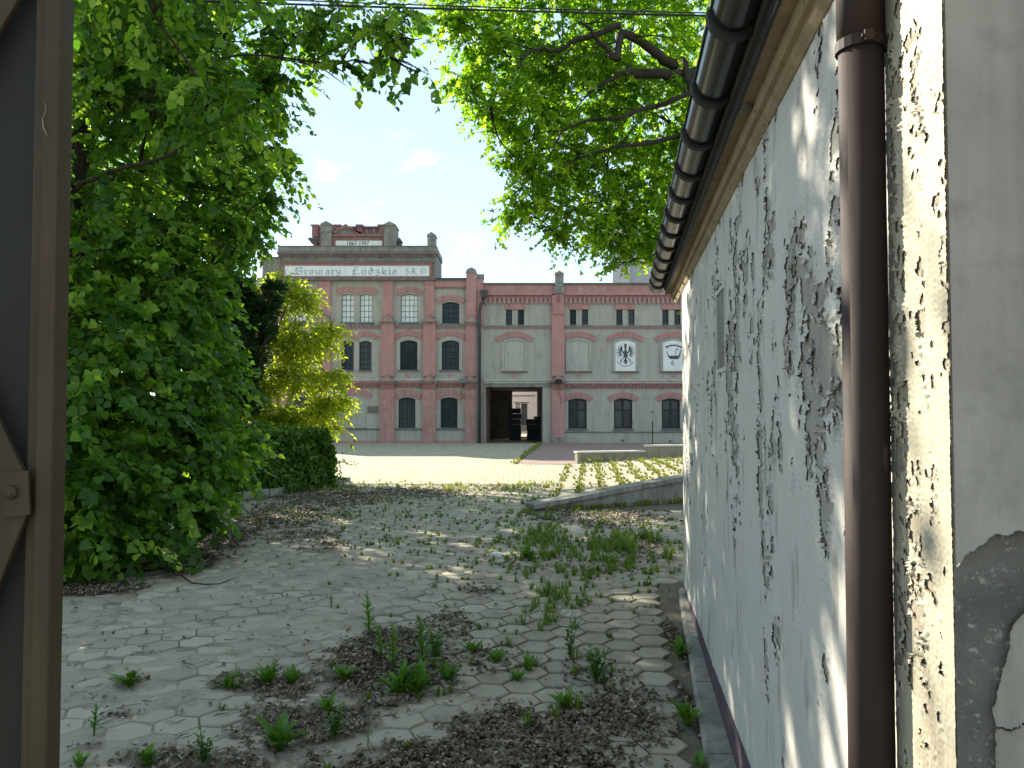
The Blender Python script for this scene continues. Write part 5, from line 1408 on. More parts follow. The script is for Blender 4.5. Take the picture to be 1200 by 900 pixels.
def tree(name, base, label, cat, forks, blobs, leaf, bark, size, per, nl, length, trunk_r, seed, shape=HEART, droop=.5, cull=None, group=None, twr=.006, tw_every=2, shell=.55, flat=.55):
    """forks: list of (point, radius) the trunk passes through; limbs run from the nearest fork to each blob"""
    t = thing(name, base, label, cat, group)
    mb = MB(); pts = [Vector(base) - Vector((0, 0, .15))] + [Vector(f) for f in forks]
    rads = [trunk_r * 1.35] + [trunk_r * (1 - .6 * (i + 1) / (len(forks))) for i in range(len(forks))]
    fine = []; fr = []
    for i in range(len(pts) - 1):
        for k in range(5):
            q = k / 5; fine.append(pts[i].lerp(pts[i + 1], q) + Vector((math.sin(i * 3 + k), math.cos(i * 2 + k * 1.3), 0)) * trunk_r * .12); fr.append(rads[i] + (rads[i + 1] - rads[i]) * q)
    fine.append(pts[-1]); fr.append(rads[-1]); mb.tube(fine, fr, 10)
    lb = mb
    nodes = [(p, r, 0) for p, r in zip(fine[3:], fr[3:])]
    tb = [Vector(b[:3]) for b in blobs]
    axis = fine[len(fine) // 2]
    for i in sorted(range(len(blobs)), key=lambda i: min((f - tb[i]).length for f in fine)):
        x, y, z, r, den = blobs[i]; c = tb[i]
        p0, r0, dpt = min(nodes, key=lambda q: (q[0] - c).length + max(0, q[0].z - c.z + .2) * .8 + q[2] * .25)
        rs = min(r0 * .62, .035 + r * .03); re_ = max(rs * .55, .012)
        p = limb(lb, p0, c, rs, re_, bend=.22, n=8, sag=.07)
        nodes.append((c, re_ * 1.4, dpt + 1)); nodes.append((p[5], rs * .8, dpt + 1))
        for k in range(int(4 + 5 * r)):
            d = Vector([random.gauss(0, 1) for _ in range(3)]).normalized() * r * random.uniform(.6, .98)
            limb(lb, p[random.choice([4, 5, 6, 7, 8])], c + d, .013, .004, .16, 6, 4)
    L = sprays(blobs, size, per, nl, length, shell, droop, seed, cull, flat=flat)
    twig_mb(lb, L[5], twr, tw_every)
    lb.build('trunk', bark, t, smooth=True)
    mesh_obj('crown', leaf_mesh('crown', *L[:5], shape=shape, off=base), leaf, t)
    return t, len(L[0])

def pb(L): return [(*P(px, py, d), r, den) for (px, py, d, r, den) in L]

NL = {}
def useful(b):
    px, py = proj(b[0], b[1], b[2] - b[3]); lx, ly = b[0] + 1.287 * b[2], b[1] - 1.43 * b[2]
    return (px > 0 and py > -20) or (-5.5 < lx < 3 and 1 < ly < 17.5)
# near linden: leans in from the left, foliage down to the ground
lind = pb([(95, 615, 7.9, .62, 1.7), (140, 632, 7.75, .42, 1.6), (185, 590, 8.4, .62, 1.6), (118, 545, 8.2, .75, 1.6), (235, 535, 9.4, .70, 1.6), (190, 505, 9.0, .8, 1.6), (255, 500, 10.2, .55, 1.5),
           (105, 465, 8.4, .85, 1.5), (165, 430, 9.2, .9, 1.5), (232, 445, 10.2, .75, 1.5), (100, 385, 8.8, .85, 1.5), (165, 350, 9.6, .95, 1.4), (225, 370, 10.6, .8, 1.5), (245, 315, 11, .6, 1.3),
           (205, 600, 8.9, .4, 1.5), (85, 560, 7.7, .5, 1.5), (60, 640, 7.6, .6, 1.4), (40, 520, 8, .9, 1.3), (90, 300, 9.2, .85, 1.2), (150, 275, 10, .9, 1.1), (215, 265, 10.8, .8, 1.0), (285, 272, 11.3, .5, 1.0), (265, 235, 11.3, .65, 1.0), (318, 232, 11.5, .25, 1),
           (95, 215, 9.6, .9, .7), (165, 205, 10.6, .9, .7), (235, 180, 11.2, .85, .9), (300, 185, 11.4, .6, 1.0), (335, 178, 11.3, .28, 1.0), (120, 120, 10.4, 1.0, .75), (210, 105, 11, 1.0, .9), (290, 115, 11.2, .75, 1.0), (325, 90, 11, .4, 1.0),
           (75, 50, 9.8, 1.1, .8), (170, 30, 10.6, 1.2, .9), (265, 40, 11, 1.0, 1.0), (345, 40, 10.6, .7, 1.05), (400, 25, 10.2, .62, 1.05), (398, 75, 10.0, .28, 1), (445, 28, 9.8, .5, 1.0), (440, 75, 9.7, .25, .9), (478, 45, 9.4, .30, .9), (490, 85, 9.2, .20, .9), (468, 12, 9.6, .35, .9)])
lind += [(-4.3, 9.5, 5.6, 1.1, 1.1), (-5.4, 10.4, 6.6, 1.2, 1.1), (-3.2, 8.3, 4.9, .6, 1.1), (-8.2, 10.5, 9.8, 1.6, .8), (-5.8, 11, 10.6, 1.7, .8), (-3.8, 11.2, 10.2, 1.3, .9), (-2.2, 10.2, 8.6, .9, .9), (-7.6, 9, 7.2, 1.4, .8), (-8.4, 8.2, 4.4, 1.3, .8), (-8, 11.5, 5.5, 1.4, .8), (-7.2, 8, 1.8, 1.1, .9), (-6.5, 12.5, 8.2, 1.5, .8),
         (-9.5, 11.5, 6.2, 1.5, .9), (-9.0, 9.6, 5.8, 1.5, .9), (-5.2, 12.4, 8.6, 1.2, .9), (-4.2, 10.2, 7.4, .9, 1.0), (-6.6, 8.9, 3.4, 1.2, 1.0), (-8, 10.2, 3.6, 1.2, .9), (-3.8, 7.6, 6.2, .9, 1.1), (-4.6, 8.4, 6.6, 1.1, 1.1), (-2.9, 7.8, 6.5, .7, 1.0), (-5.8, 8.6, 6.2, 1.2, 1)]  # crown masses added, many out of view, to shade wall and yard
lind = [b for b in lind if useful(b)]
lind = [(x, y, z, r, d * (.78 if (z > 4.6 and d < 1.2) else 1)) for (x, y, z, r, d) in lind]
_, NL['linden'] = tree('linden_tree', (-6.3, 10.6, 0), 'big leafy linden with low sweeping branches beside the gate', 'tree',
    [(-6.25, 10.55, 1.6), (-6.1, 10.6, 3.2), (-5.9, 10.7, 5.2), (-5.7, 10.8, 7.4), (-5.6, 10.9, 9.6)], lind, M['linden'], M['bark'], .10, 84, 15, .48, .26, 21, HEART, .45)

# a second linden farther along the left side, and a taller one behind
lm_ = [(-7.2, 15.8, 6.2, 1.4, 1), (-7.3, 15.2, 4.0, 1.4, 1), (-6.3, 14.6, 3.0, 1.1, 1), (-5.7, 14.2, 5.6, 1.25, 1), (-6.9, 17.2, 5.2, 1.2, 1), (-6.0, 16.4, 5.7, 1.05, 1), (-7.5, 13.4, 5.4, 1.4, .9), (-8.6, 14.8, 7.0, 1.6, .9), (-7.0, 13.8, 7.8, 1.4, .8), (-9.2, 14.2, 4.2, 1.5, 1), (-9.8, 15.8, 6.0, 1.6, .9), (-10, 13.5, 9, 1.6, .8), (-7.6, 13.4, 10.4, 1.5, .8), (-8.6, 15.6, 9.2, 1.5, .8), (-8.4, 15.6, 2.4, 1.3, 1), (-6.4, 15.2, 7.6, 1.0, .9)]
lm_ = [(x, y, z, r, d * (.62 if z > 6.5 else .95)) for (x, y, z, r, d) in lm_ if useful((x, y, z, r, d))]
_, NL['lm'] = tree('linden_tree', (-8.3, 15.4, 0), 'linden standing along the hedge between the near and the tallest linden', 'tree',
    [(-8.25, 15.4, 1.5), (-8.2, 15.3, 3.2), (-8.1, 15.2, 5.5), (-8.2, 15, 8.5)], lm_, M['linden'], M['bark'], .115, 66, 15, .52, .24, 27, HEART, .45, tw_every=3)
l2 = [(-9.0, 26, 8.2, 1.4, 1), (-8.9, 26.2, 10.2, 1.5, 1), (-9.4, 26, 12.4, 1.6, .9), (-11.0, 25.5, 11.0, 1.3, .8), (-11.2, 25.6, 12.6, 2.0, .8), (-14.4, 25.5, 6, 1.7, .8), (-14.6, 25.5, 9, 2.0, .7), (-13, 25.5, 12, 2, .7), (-10.6, 25.7, 14.4, 1.6, .8), (-12.4, 25, 4.4, 1.6, .8), (-14.5, 25, 4, 1.7, .8), (-8.2, 26, 11.6, .9, .9)]
l2 = [b for b in l2 if useful(b)]
_, NL['l2'] = tree('linden_tree', (-12, 25.6, 0), 'tallest linden, far back on the left behind the dark conifer', 'tree',
    [(-11.95, 25.6, 2.2), (-11.9, 25.65, 5), (-11.6, 25.6, 8), (-11.4, 25.6, 11.5)], l2, M['linden_far'], M['bark'], .125, 58, 16, .6, .3, 22, HEART, .4, tw_every=4)

# maple reaching over from behind the outbuilding
mp_ = pb([(555, 40, 12, .62, 1), (548, 92, 11.8, .38, 1), (600, 70, 12.2, .85, 1), (655, 40, 12.6, 1.0, 1), (575, 125, 11.8, .45, 1), (620, 135, 12.2, .7, 1), (685, 105, 12.7, 1.0, 1), (740, 40, 13.1, 1.1, .9), (760, 130, 13.1, 1.1, 1),
          (605, 185, 12, .40, 1), (650, 190, 12.3, .65, 1), (705, 190, 12.7, .8, 1), (625, 232, 12.1, .45, 1), (605, 252, 12, .27, 1), (665, 250, 12.4, .48, 1), (650, 274, 12.2, .25, 1), (715, 250, 12.8, .62, 1.1), (765, 235, 13.1, .8, 1),
          (735, 285, 12.8, .42, 1.1), (775, 285, 13.1, .42, 1.1), (700, 275, 12.7, .3, 1), (722, 308, 12.7, .17, 1.2), (762, 305, 13, .22, 1.2), (800, 190, 13.4, 1.1, .8), (535, 15, 11.8, .5, 1)])
mp_ += [(*P(px, py, d), r, .8) for px, py, d, r in ((620, -70, 12.4, 1.2), (720, -80, 13, 1.6), (840, -40, 13.8, 1.8), (900, 90, 14, 1.7), (900, 230, 14, 1.4), (980, 30, 14.6, 1.8), (820, -190, 13.6, 1.7), (700, -170, 13, 1.3), (1010, 180, 14.6, 1.5), (560, -40, 12, .7), (850, 300, 14, .9))]
mp_ = [b for b in mp_ if proj(b[0], b[1], b[2] - b[3])[1] > -30]
_, NL['maple'] = tree('maple_tree', (4.9, 13.9, .6), 'bright green maple reaching over the yard from behind the outbuilding', 'tree',
    [tuple(P(905, 330, 13.8)), tuple(P(890, 150, 13.7)), tuple(P(875, 30, 13.6)), tuple(P(850, -90, 13.6))], mp_, M['maple'], M['bark'], 0.085, 215, 14, .40, .24, 23, LOBED, .35)
mt = [o for o in COL.objects if o.name.startswith('maple_tree')][0]
lm = MB(); of = mt.location
A_, B_, C_ = P(890, 95, 13.6), P(815, 80, 13.0), P(752, 88, 12.5)
def curve(L, r0, r1, sides=8):
    L = [Vector(p) for p in L]; pts = []; n = len(L) - 1; L = [L[0]] + [p + Vector((random.gauss(0, .09), random.gauss(0, .1), random.gauss(0, .09))) for p in L[1:]]
    for i in range(n):
        p0, p1, p2, p3 = L[max(i - 1, 0)], L[i], L[i + 1], L[min(i + 2, n)]
        for k in range(5):
            t = k / 5; pts.append(.5 * ((2 * p1) + (-p0 + p2) * t + (2 * p0 - 5 * p1 + 4 * p2 - p3) * t * t + (-p0 + 3 * p1 - 3 * p2 + p3) * t ** 3))
    pts.append(L[-1]); pts = [p + Vector((math.sin(i * 1.7), math.cos(i * 2.3), math.sin(i * 1.1 + 1))) * .018 for i, p in enumerate(pts)]
    for q in pts[6::3]:
        limb(lm, q, q + Vector((random.gauss(0, .4), random.gauss(0, .4), random.gauss(-.05, .35))), .016, .004, .2, 6, 4)
    lm.tube(pts, [r0 + (r1 - r0) * i / (len(pts) - 1) for i in range(len(pts))], sides)
curve([P(895, 120, 13.6), P(840, 82, 13.0), P(790, 78, 12.4), P(755, 86, 12.0), P(725, 84, 11.8), P(690, 108, 11.6)], .14, .02)
curve([P(790, 78, 12.4), P(765, 52, 12.0), P(735, 44, 11.8), P(716, 62, 11.7), P(705, 50, 11.6), P(690, 40, 11.5)], .085, .02)
curve([P(725, 30, 11.8), P(690, 38, 11.6), P(655, 58, 11.4), P(620, 60, 11.3), P(585, 90, 11.2)], .05, .012)
curve([P(800, 70, 12.5), P(802, 110, 12.2), P(770, 125, 12), P(720, 140, 11.8), P(680, 150, 11.6), P(640, 165, 11.5)], .05, .012)
curve([P(800, 160, 12.6), P(740, 170, 12), P(700, 190, 11.8), P(655, 205, 11.6)], .04, .01)
lm.build('bough', M['bark'], mt, smooth=True)

# yellow-green young tree in the sun, before the brewery
at_ = pb([(300, 345, 18.60, 0.44, .9), (330, 335, 18.60, 0.54, 1), (355, 352, 18.60, 0.47, 1), (365, 392, 18.46, 0.61, 1), (330, 390, 18.60, 0.57, .8), (392, 385, 18.46, 0.29, 1), (395, 440, 18.31, 0.39, 1), (352, 442, 18.46, 0.61, .85), (402, 468, 18.31, 0.25, .9), (375, 480, 18.39, 0.50, .9),
          (310, 440, 18.60, 0.50, .8), (330, 490, 18.60, 0.61, 1), (292, 480, 18.60, 0.50, 1), (395, 500, 18.46, 0.25, .7), (350, 515, 18.60, 0.36, 1), (290, 400, 18.74, 0.36, .7)])
at_ += pb([(300, 505, 18.6, .55, 1), (340, 498, 18.6, .55, 1), (385, 470, 18.5, .42, 1), (300, 450, 18.7, .55, 1), (345, 410, 18.6, .5, 1), (288, 370, 18.7, .4, .8)])
_, NL['ash'] = tree('young_tree', (P(276, 500, 18.6).x, 18.6, 0), 'sunlit yellow-green young tree with leaning stems before the brewery', 'tree',
    [tuple(P(280, 490, 18.6)), tuple(P(300, 440, 18.6)), tuple(P(322, 398, 18.6)), tuple(P(335, 360, 18.6))], at_, M['ash'], M['pale_bark'], .125, 270, 14, .42, .06, 24, LANCE, .55, twr=.006)

# dark conifer
cf = thing('conifer_tree', (P(266, 500, 17.6).x, 17.6, 0), 'dark conifer between the linden and the sunlit young tree', 'tree')
m = MB(); m.tube([(P(264, 500, 17.6).x, 17.6, -.1), (P(262, 300, 17.6).x, 17.6, P(262, 280, 17.6).z)], [.12, .02], 8); m.tube([(P(266, 500, 17.6).x, 17.6, .6), (P(312, 400, 17.6).x, 17.45, P(312, 410, 17.6).z), (P(318, 345, 17.6).x, 17.45, P(318, 330, 17.6).z)], [.05, .03, .012], 7); m.build('trunk', M['bark'], cf, True)
g = np.random.default_rng(5); CP, CD = [], []
for (pt, pbm, rb_, nb) in (((262, 276), (262, 425), .74, 120), ((322, 333), (296, 402), .26, 34), ((244, 308), (250, 430), .62, 80), ((286, 326), (272, 425), .42, 60), ((262, 380), (262, 485), .62, 70), ((290, 410), (278, 480), .42, 40)):
    a, b = np.array(P(*pt, 17.6)), np.array(P(*pbm, 17.6)); n = nb * 20
    tb = g.random(nb) ** .8; ab = g.random(nb) * 2 * np.pi; rbn = rb_ * (.10 + .95 * tb) * (.55 + .65 * g.random(nb))
    k = np.repeat(np.arange(nb), 20); s = g.random(n) ** .7; t, ang, rr = tb[k], ab[k], rbn[k]
    dr = np.stack([np.cos(ang), np.sin(ang), 0 * ang], -1)
    c = a + (b - a) * t[:, None] + dr * (rr * s)[:, None] + np.array((0, 0, 1.)) * (rr * (.18 * s * s - .30 * s))[:, None] + g.normal(size=(n, 3)) * (.02 + .07 * rr * s)[:, None]
    CP.append(c); CD.append(unit(dr + np.array((0, 0, .1)) + g.normal(size=(n, 3)) * .3))
CP, CD = np.concatenate(CP), np.concatenate(CD)
pos = (CP[:, None] + CD[:, None] * np.linspace(0, .16, 3)[None, :, None]).reshape(-1, 3); dd_ = np.repeat(CD, 3, 0) + g.normal(size=(len(pos), 3)) * .45; dd_ = unit(dd_)
up = g.normal(size=pos.shape); nn_ = unit(up - (up * dd_).sum(-1, keepdims=True) * dd_)
mesh_obj('crown', leaf_mesh('crown', pos, dd_, nn_, (.16 * (.6 + .6 * g.random(len(pos)))), g.random(len(pos)), LANCE * np.array((.9, 1, 1)), tuple(cf.location)), M['conifer'], cf)

# clipped hedge
h0, h1 = Vector((-6.9, 12.1, 0)), Vector((-3.72, 17.1, 0))
hd = thing('hedge', tuple((h0 + h1) / 2), 'dense clipped green hedge along the left side of the yard', 'hedge')
dh = (h1 - h0).normalized(); nh = Vector((-dh.y, dh.x, 0)); LH = (h1 - h0).length; HH, HW = 1.22, .95
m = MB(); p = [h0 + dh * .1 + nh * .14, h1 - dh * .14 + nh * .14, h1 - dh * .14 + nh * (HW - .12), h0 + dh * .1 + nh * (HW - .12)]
m.add([(q.x, q.y, .05) for q in p] + [(q.x, q.y, HH - .16) for q in p], [(0, 1, 5, 4), (1, 2, 6, 5), (2, 3, 7, 6), (3, 0, 4, 7), (4, 5, 6, 7)]); m.build('light_blocking_core', M['hedge_core_block'], hd)  # solid dark box added inside the leaves to block light
g = np.random.default_rng(9); n = 26000
s, d, z = g.random(n) * LH, g.random(n) * HW, g.random(n) * HH
fc = g.random(n)
dep_ = .14 * g.random(n)
d = np.where(fc < .45, dep_, d); z = np.where((fc >= .45) & (fc < .75), HH - dep_, z); s = np.where((fc >= .75) & (fc < .9), LH - dep_, s); d = np.where(fc >= .9, HW - dep_, d)
bulge = .30 * (fbm(s * 1.6, z * 1.6 + d, 12, 3) - .5)
s = np.where(s > LH - .35, s - .22 * np.clip((z - .75) / .45, 0, 1) ** 2 - .12 * (2 * d / HW - 1) ** 2, s)
pos = np.array(h0)[None] + np.array(dh)[None] * (s + np.where((fc >= .75) & (fc < .9), bulge, 0))[:, None] + np.array(nh)[None] * (d - np.where(fc < .45, bulge, 0))[:, None] + np.array((0, 0, 1.))[None] * (z + np.where((fc >= .45) & (fc < .75), bulge, 0))[:, None]
out = np.where((fc < .45)[:, None], -np.array(nh)[None], np.where(((fc >= .45) & (fc < .75))[:, None], np.array((0, 0, 1.))[None], np.where(((fc >= .75) & (fc < .9))[:, None], np.array(dh)[None], np.array(nh)[None])))
ld = unit(out * .35 + np.array((0, 0, -.1)) + g.normal(size=(n, 3)) * .6); up = out + np.array((0, 0, .6)) + g.normal(size=(n, 3)) * .4
nn_ = unit(up - (up * ld).sum(-1, keepdims=True) * ld)
mesh_obj('foliage', leaf_mesh('foliage', pos, ld, nn_, .075 * (.6 + .7 * g.random(n)), np.clip(g.normal(.4, .25, n), 0, 1), HEART, tuple(hd.location)), M['hedge'], hd)
# straggling shoots at the hedge end
sh = []
for k in range(16):
    z = random.uniform(.1, 1.15); sh.append((h1.x + random.uniform(-.3, .1), h1.y + random.uniform(-.1, .4), z))
L = sprays([(h1.x - .1, h1.y + .3, .55, .42, 1), (h1.x - .05, h1.y + .25, .2, .28, 1)], .09, 60, 12, .5, .4, .25, 44)
mesh_obj('side_shoots', leaf_mesh('side_shoots', *L[:5], shape=LANCE, off=tuple(hd.location)), M['hedge'], hd)

# ------------------------------------------------------------------ leaf litter
g = np.random.default_rng(77)
N0 = 125000
cx = np.concatenate([g.uniform(-4.2, 1.6, N0 * 2 // 3), g.uniform(-6, 3.4, N0 // 2)]); cy = np.concatenate([3.2 + g.random(N0 * 2 // 3) ** 1.3 * 4.2, g.uniform(6.5, 17.5, N0 // 2)])
hm = humus(cx, cy)
kp = (g.random(len(cx)) < hm * .75 + .006) & (cx < wl_x(cy) - .12 + np.where(cy > 7.3, 9, 0)) & ~((cy > 13.3) & (cx > .7))
cx, cy, hm = cx[kp], cy[kp], hm[kp]; n = len(cx)
cz = soil_h(cx, cy) + .012 + .012 * g.random(n) * hm + np.where(hm < .3, .012, 0)
ld = unit(np.stack([g.normal(size=n), g.normal(size=n), g.normal(size=n) * .22], -1)); up = np.stack([g.normal(size=n) * .35, g.normal(size=n) * .35, np.ones(n)], -1)
nn_ = unit(up - (up * ld).sum(-1, keepdims=True) * ld)
sz = np.where(cy < 8, .030, .042) * (.45 + .8 * g.random(n))
ls = HEART * np.array((1, 1, 2.6))
lo = mesh_obj('leaf_litter', leaf_mesh('leaf_litter', np.stack([cx, cy, cz], -1), ld, nn_, sz, np.clip(g.beta(1.6, 2.6, n) + .05, 0, 1), ls), M['litter'])
tag(lo, 'brown dead leaves and crumbs drifted over the pavers', kind='stuff')

# ------------------------------------------------------------------ grass and small weeds in the joints
def tufts(name, pts, hts, nb, mat, label, wd=.006, seed=3, spread=.5):
    g = np.random.default_rng(seed); n = len(pts); pts = np.asarray(pts); hts = np.asarray(hts)
    o = np.repeat(pts, nb, 0); h = np.repeat(hts, nb) * (.45 + .75 * g.random(n * nb)); a = g.random(n * nb) * 2 * np.pi; lean = spread * g.random(n * nb)
    dv_ = np.stack([np.cos(a), np.sin(a), 0 * a], -1); sd_ = np.stack([-np.sin(a), np.cos(a), 0 * a], -1)
    o = o + dv_ * (g.random(n * nb) * np.repeat(hts, nb) * .25)[:, None]
    w_ = (wd * (.6 + .8 * g.random(n * nb)))[:, None]
    p1 = o + dv_ * (h * lean * .35)[:, None] + np.array((0, 0, 1.)) * (h * .6)[:, None]; p2 = o + dv_ * (h * lean)[:, None] + np.array((0, 0, 1.)) * (h * (1 - .35 * lean))[:, None]
    V = np.stack([o - sd_ * w_, o + sd_ * w_, p1 + sd_ * w_ * .8, p2, p2, p1 - sd_ * w_ * .8], 1)
    Fc = np.array([(0, 1, 2, 5), (5, 2, 3, 4)]); Fc = (Fc[None] + (np.arange(n * nb) * 6)[:, None, None]).reshape(-1, 4)
    me = np_mesh(name, V.reshape(-1, 3), Fc, np.repeat(np.clip(np.repeat(g.random(n), nb) * .6 + .4 * g.random(n * nb), 0, 1), 2))
    return tag(mesh_obj(name, me, mat), label, kind='stuff')
g = np.random.default_rng(55)
# joints of the hexagon grid: every corner is a place a weed can root
corner = []
for c in cells:
    for k in (0, 1):
        t = -WA + k * math.pi / 3; corner.append((c[0] + FL / math.sqrt(3) * math.cos(t), c[1] + FL / math.sqrt(3) * math.sin(t)))
corner = np.array(corner); qx, qy = proj(corner[:, 0], corner[:, 1], 0)
def reg_d(px, py, rx, ry): return np.exp(-((qx - px) / rx) ** 2 - ((qy - py) / ry) ** 2)
prob = .9 * reg_d(560, 615, 95, 26) + .8 * reg_d(500, 640, 60, 14) + .5 * reg_d(430, 600, 70, 15) + 1.5 * reg_d(640, 640, 38, 28) + 1.5 * reg_d(735, 645, 70, 40) + .45 * reg_d(640, 715, 70, 35) + .30 * reg_d(610, 780, 60, 40) + .55 * reg_d(330, 605, 70, 14) + .5 * reg_d(760, 690, 30, 35) + .5 * reg_d(400, 580, 40, 8) + .35 * reg_d(540, 585, 90, 8)
prob = prob + .55 * reg_d(475, 780, 70, 30) + .5 * reg_d(680, 785, 50, 40) + .4 * reg_d(700, 700, 70, 30) + .35 * reg_d(590, 700, 60, 40) + .3 * reg_d(330, 830, 60, 40) + .35 * reg_d(600, 640, 200, 45)
clump = np.clip((fbm(corner[:, 0] * 1.7, corner[:, 1] * 1.7, 15, 3) - .38) * 3.2, 0, 1.3)
rep = 4; corner = np.repeat(corner, rep, 0); prob = np.repeat(prob, rep); clump = np.repeat(clump, rep)
kk = g.random(len(corner)) < prob * clump * .62
pts = np.stack([corner[kk, 0] + g.normal(0, .045, kk.sum()), corner[kk, 1] + g.normal(0, .04, kk.sum()), soil_h(corner[kk, 0], corner[kk, 1])], -1)
hts = .03 + .05 * g.random(len(pts)) ** 1.5 + .10 * np.exp(-((pts[:, 0] - G(740, 645).x) / .7) ** 2 - ((pts[:, 1] - G(740, 645).y) / 1.4) ** 2) + .07 * np.exp(-((pts[:, 0] - G(630, 640).x) / .3) ** 2)
tufts('joint_grass', pts, hts, 15, M['grass'], 'thin tufts of grass and small weeds growing in the paver joints', .0045, 3, .9)
# sunlit grass in the rows of the ramp
rp_ = []
for i in range(17):
    for j in range(80):
        x = .69 + i * .42; y = 13.5 + j * .135; x += .1 * (y - 13.5)
        if y < kw_y(x) + .2 or y > 23.9 or x > 7: continue
        q = float(vnoise(np.array([x * 1.3]), np.array([y * .8]), 19)[0])
        if random.random() < q * 1.5: rp_.append((x + random.gauss(0, .05), y + random.gauss(0, .05), float(ramp_z(x, y))))
for j in range(500):
    y = 13.6 + 10.2 * random.random(); x = .9 + random.random() * 6 + .1 * (y - 13.5)
    if y > kw_y(x) + .2: rp_.append((x, y, float(ramp_z(x, y))))
tufts('ramp_grass', rp_, .045 + .05 * g.random(len(rp_)), 20, M['grass_dry'], 'yellow-green grass in rows between the blocks of the ramp', .010, 8, .9)
# grass line by the gateway and along the walls
gl = []
for j in range(150):
    t = random.random(); y = 24 + t * 15.6; x = G(606, 545).x - .1 + (G(636.6, 521).x - G(606, 545).x) * t
    gl.append((x + random.gauss(0, .07), y, .03))
for j in range(60): gl.append((random.uniform(-1, 1.5), 39.7 + random.uniform(-.15, .3), .0))
for j in range(120):
    s = random.random() * 4.5; q = KW0 + dirv * s - nrm * random.uniform(.0, .14); gl.append((q.x, q.y, .0))
for j in range(70): gl.append((random.uniform(2.1, 8), 23.7 + random.uniform(-.2, .3), float(ramp_z(4, 23.8))))
for j in range(200):
    x = random.uniform(-5.4, .9); y = 17.0 + random.gauss(0, .5) + .3 * math.sin(x * 2); gl.append((x, y, .0))
tufts('edge_grass', gl, .06 + .06 * g.random(len(gl)), 12, M['grass_dry'], 'thin grass growing along kerbs and paving edges', .007, 9, .9)

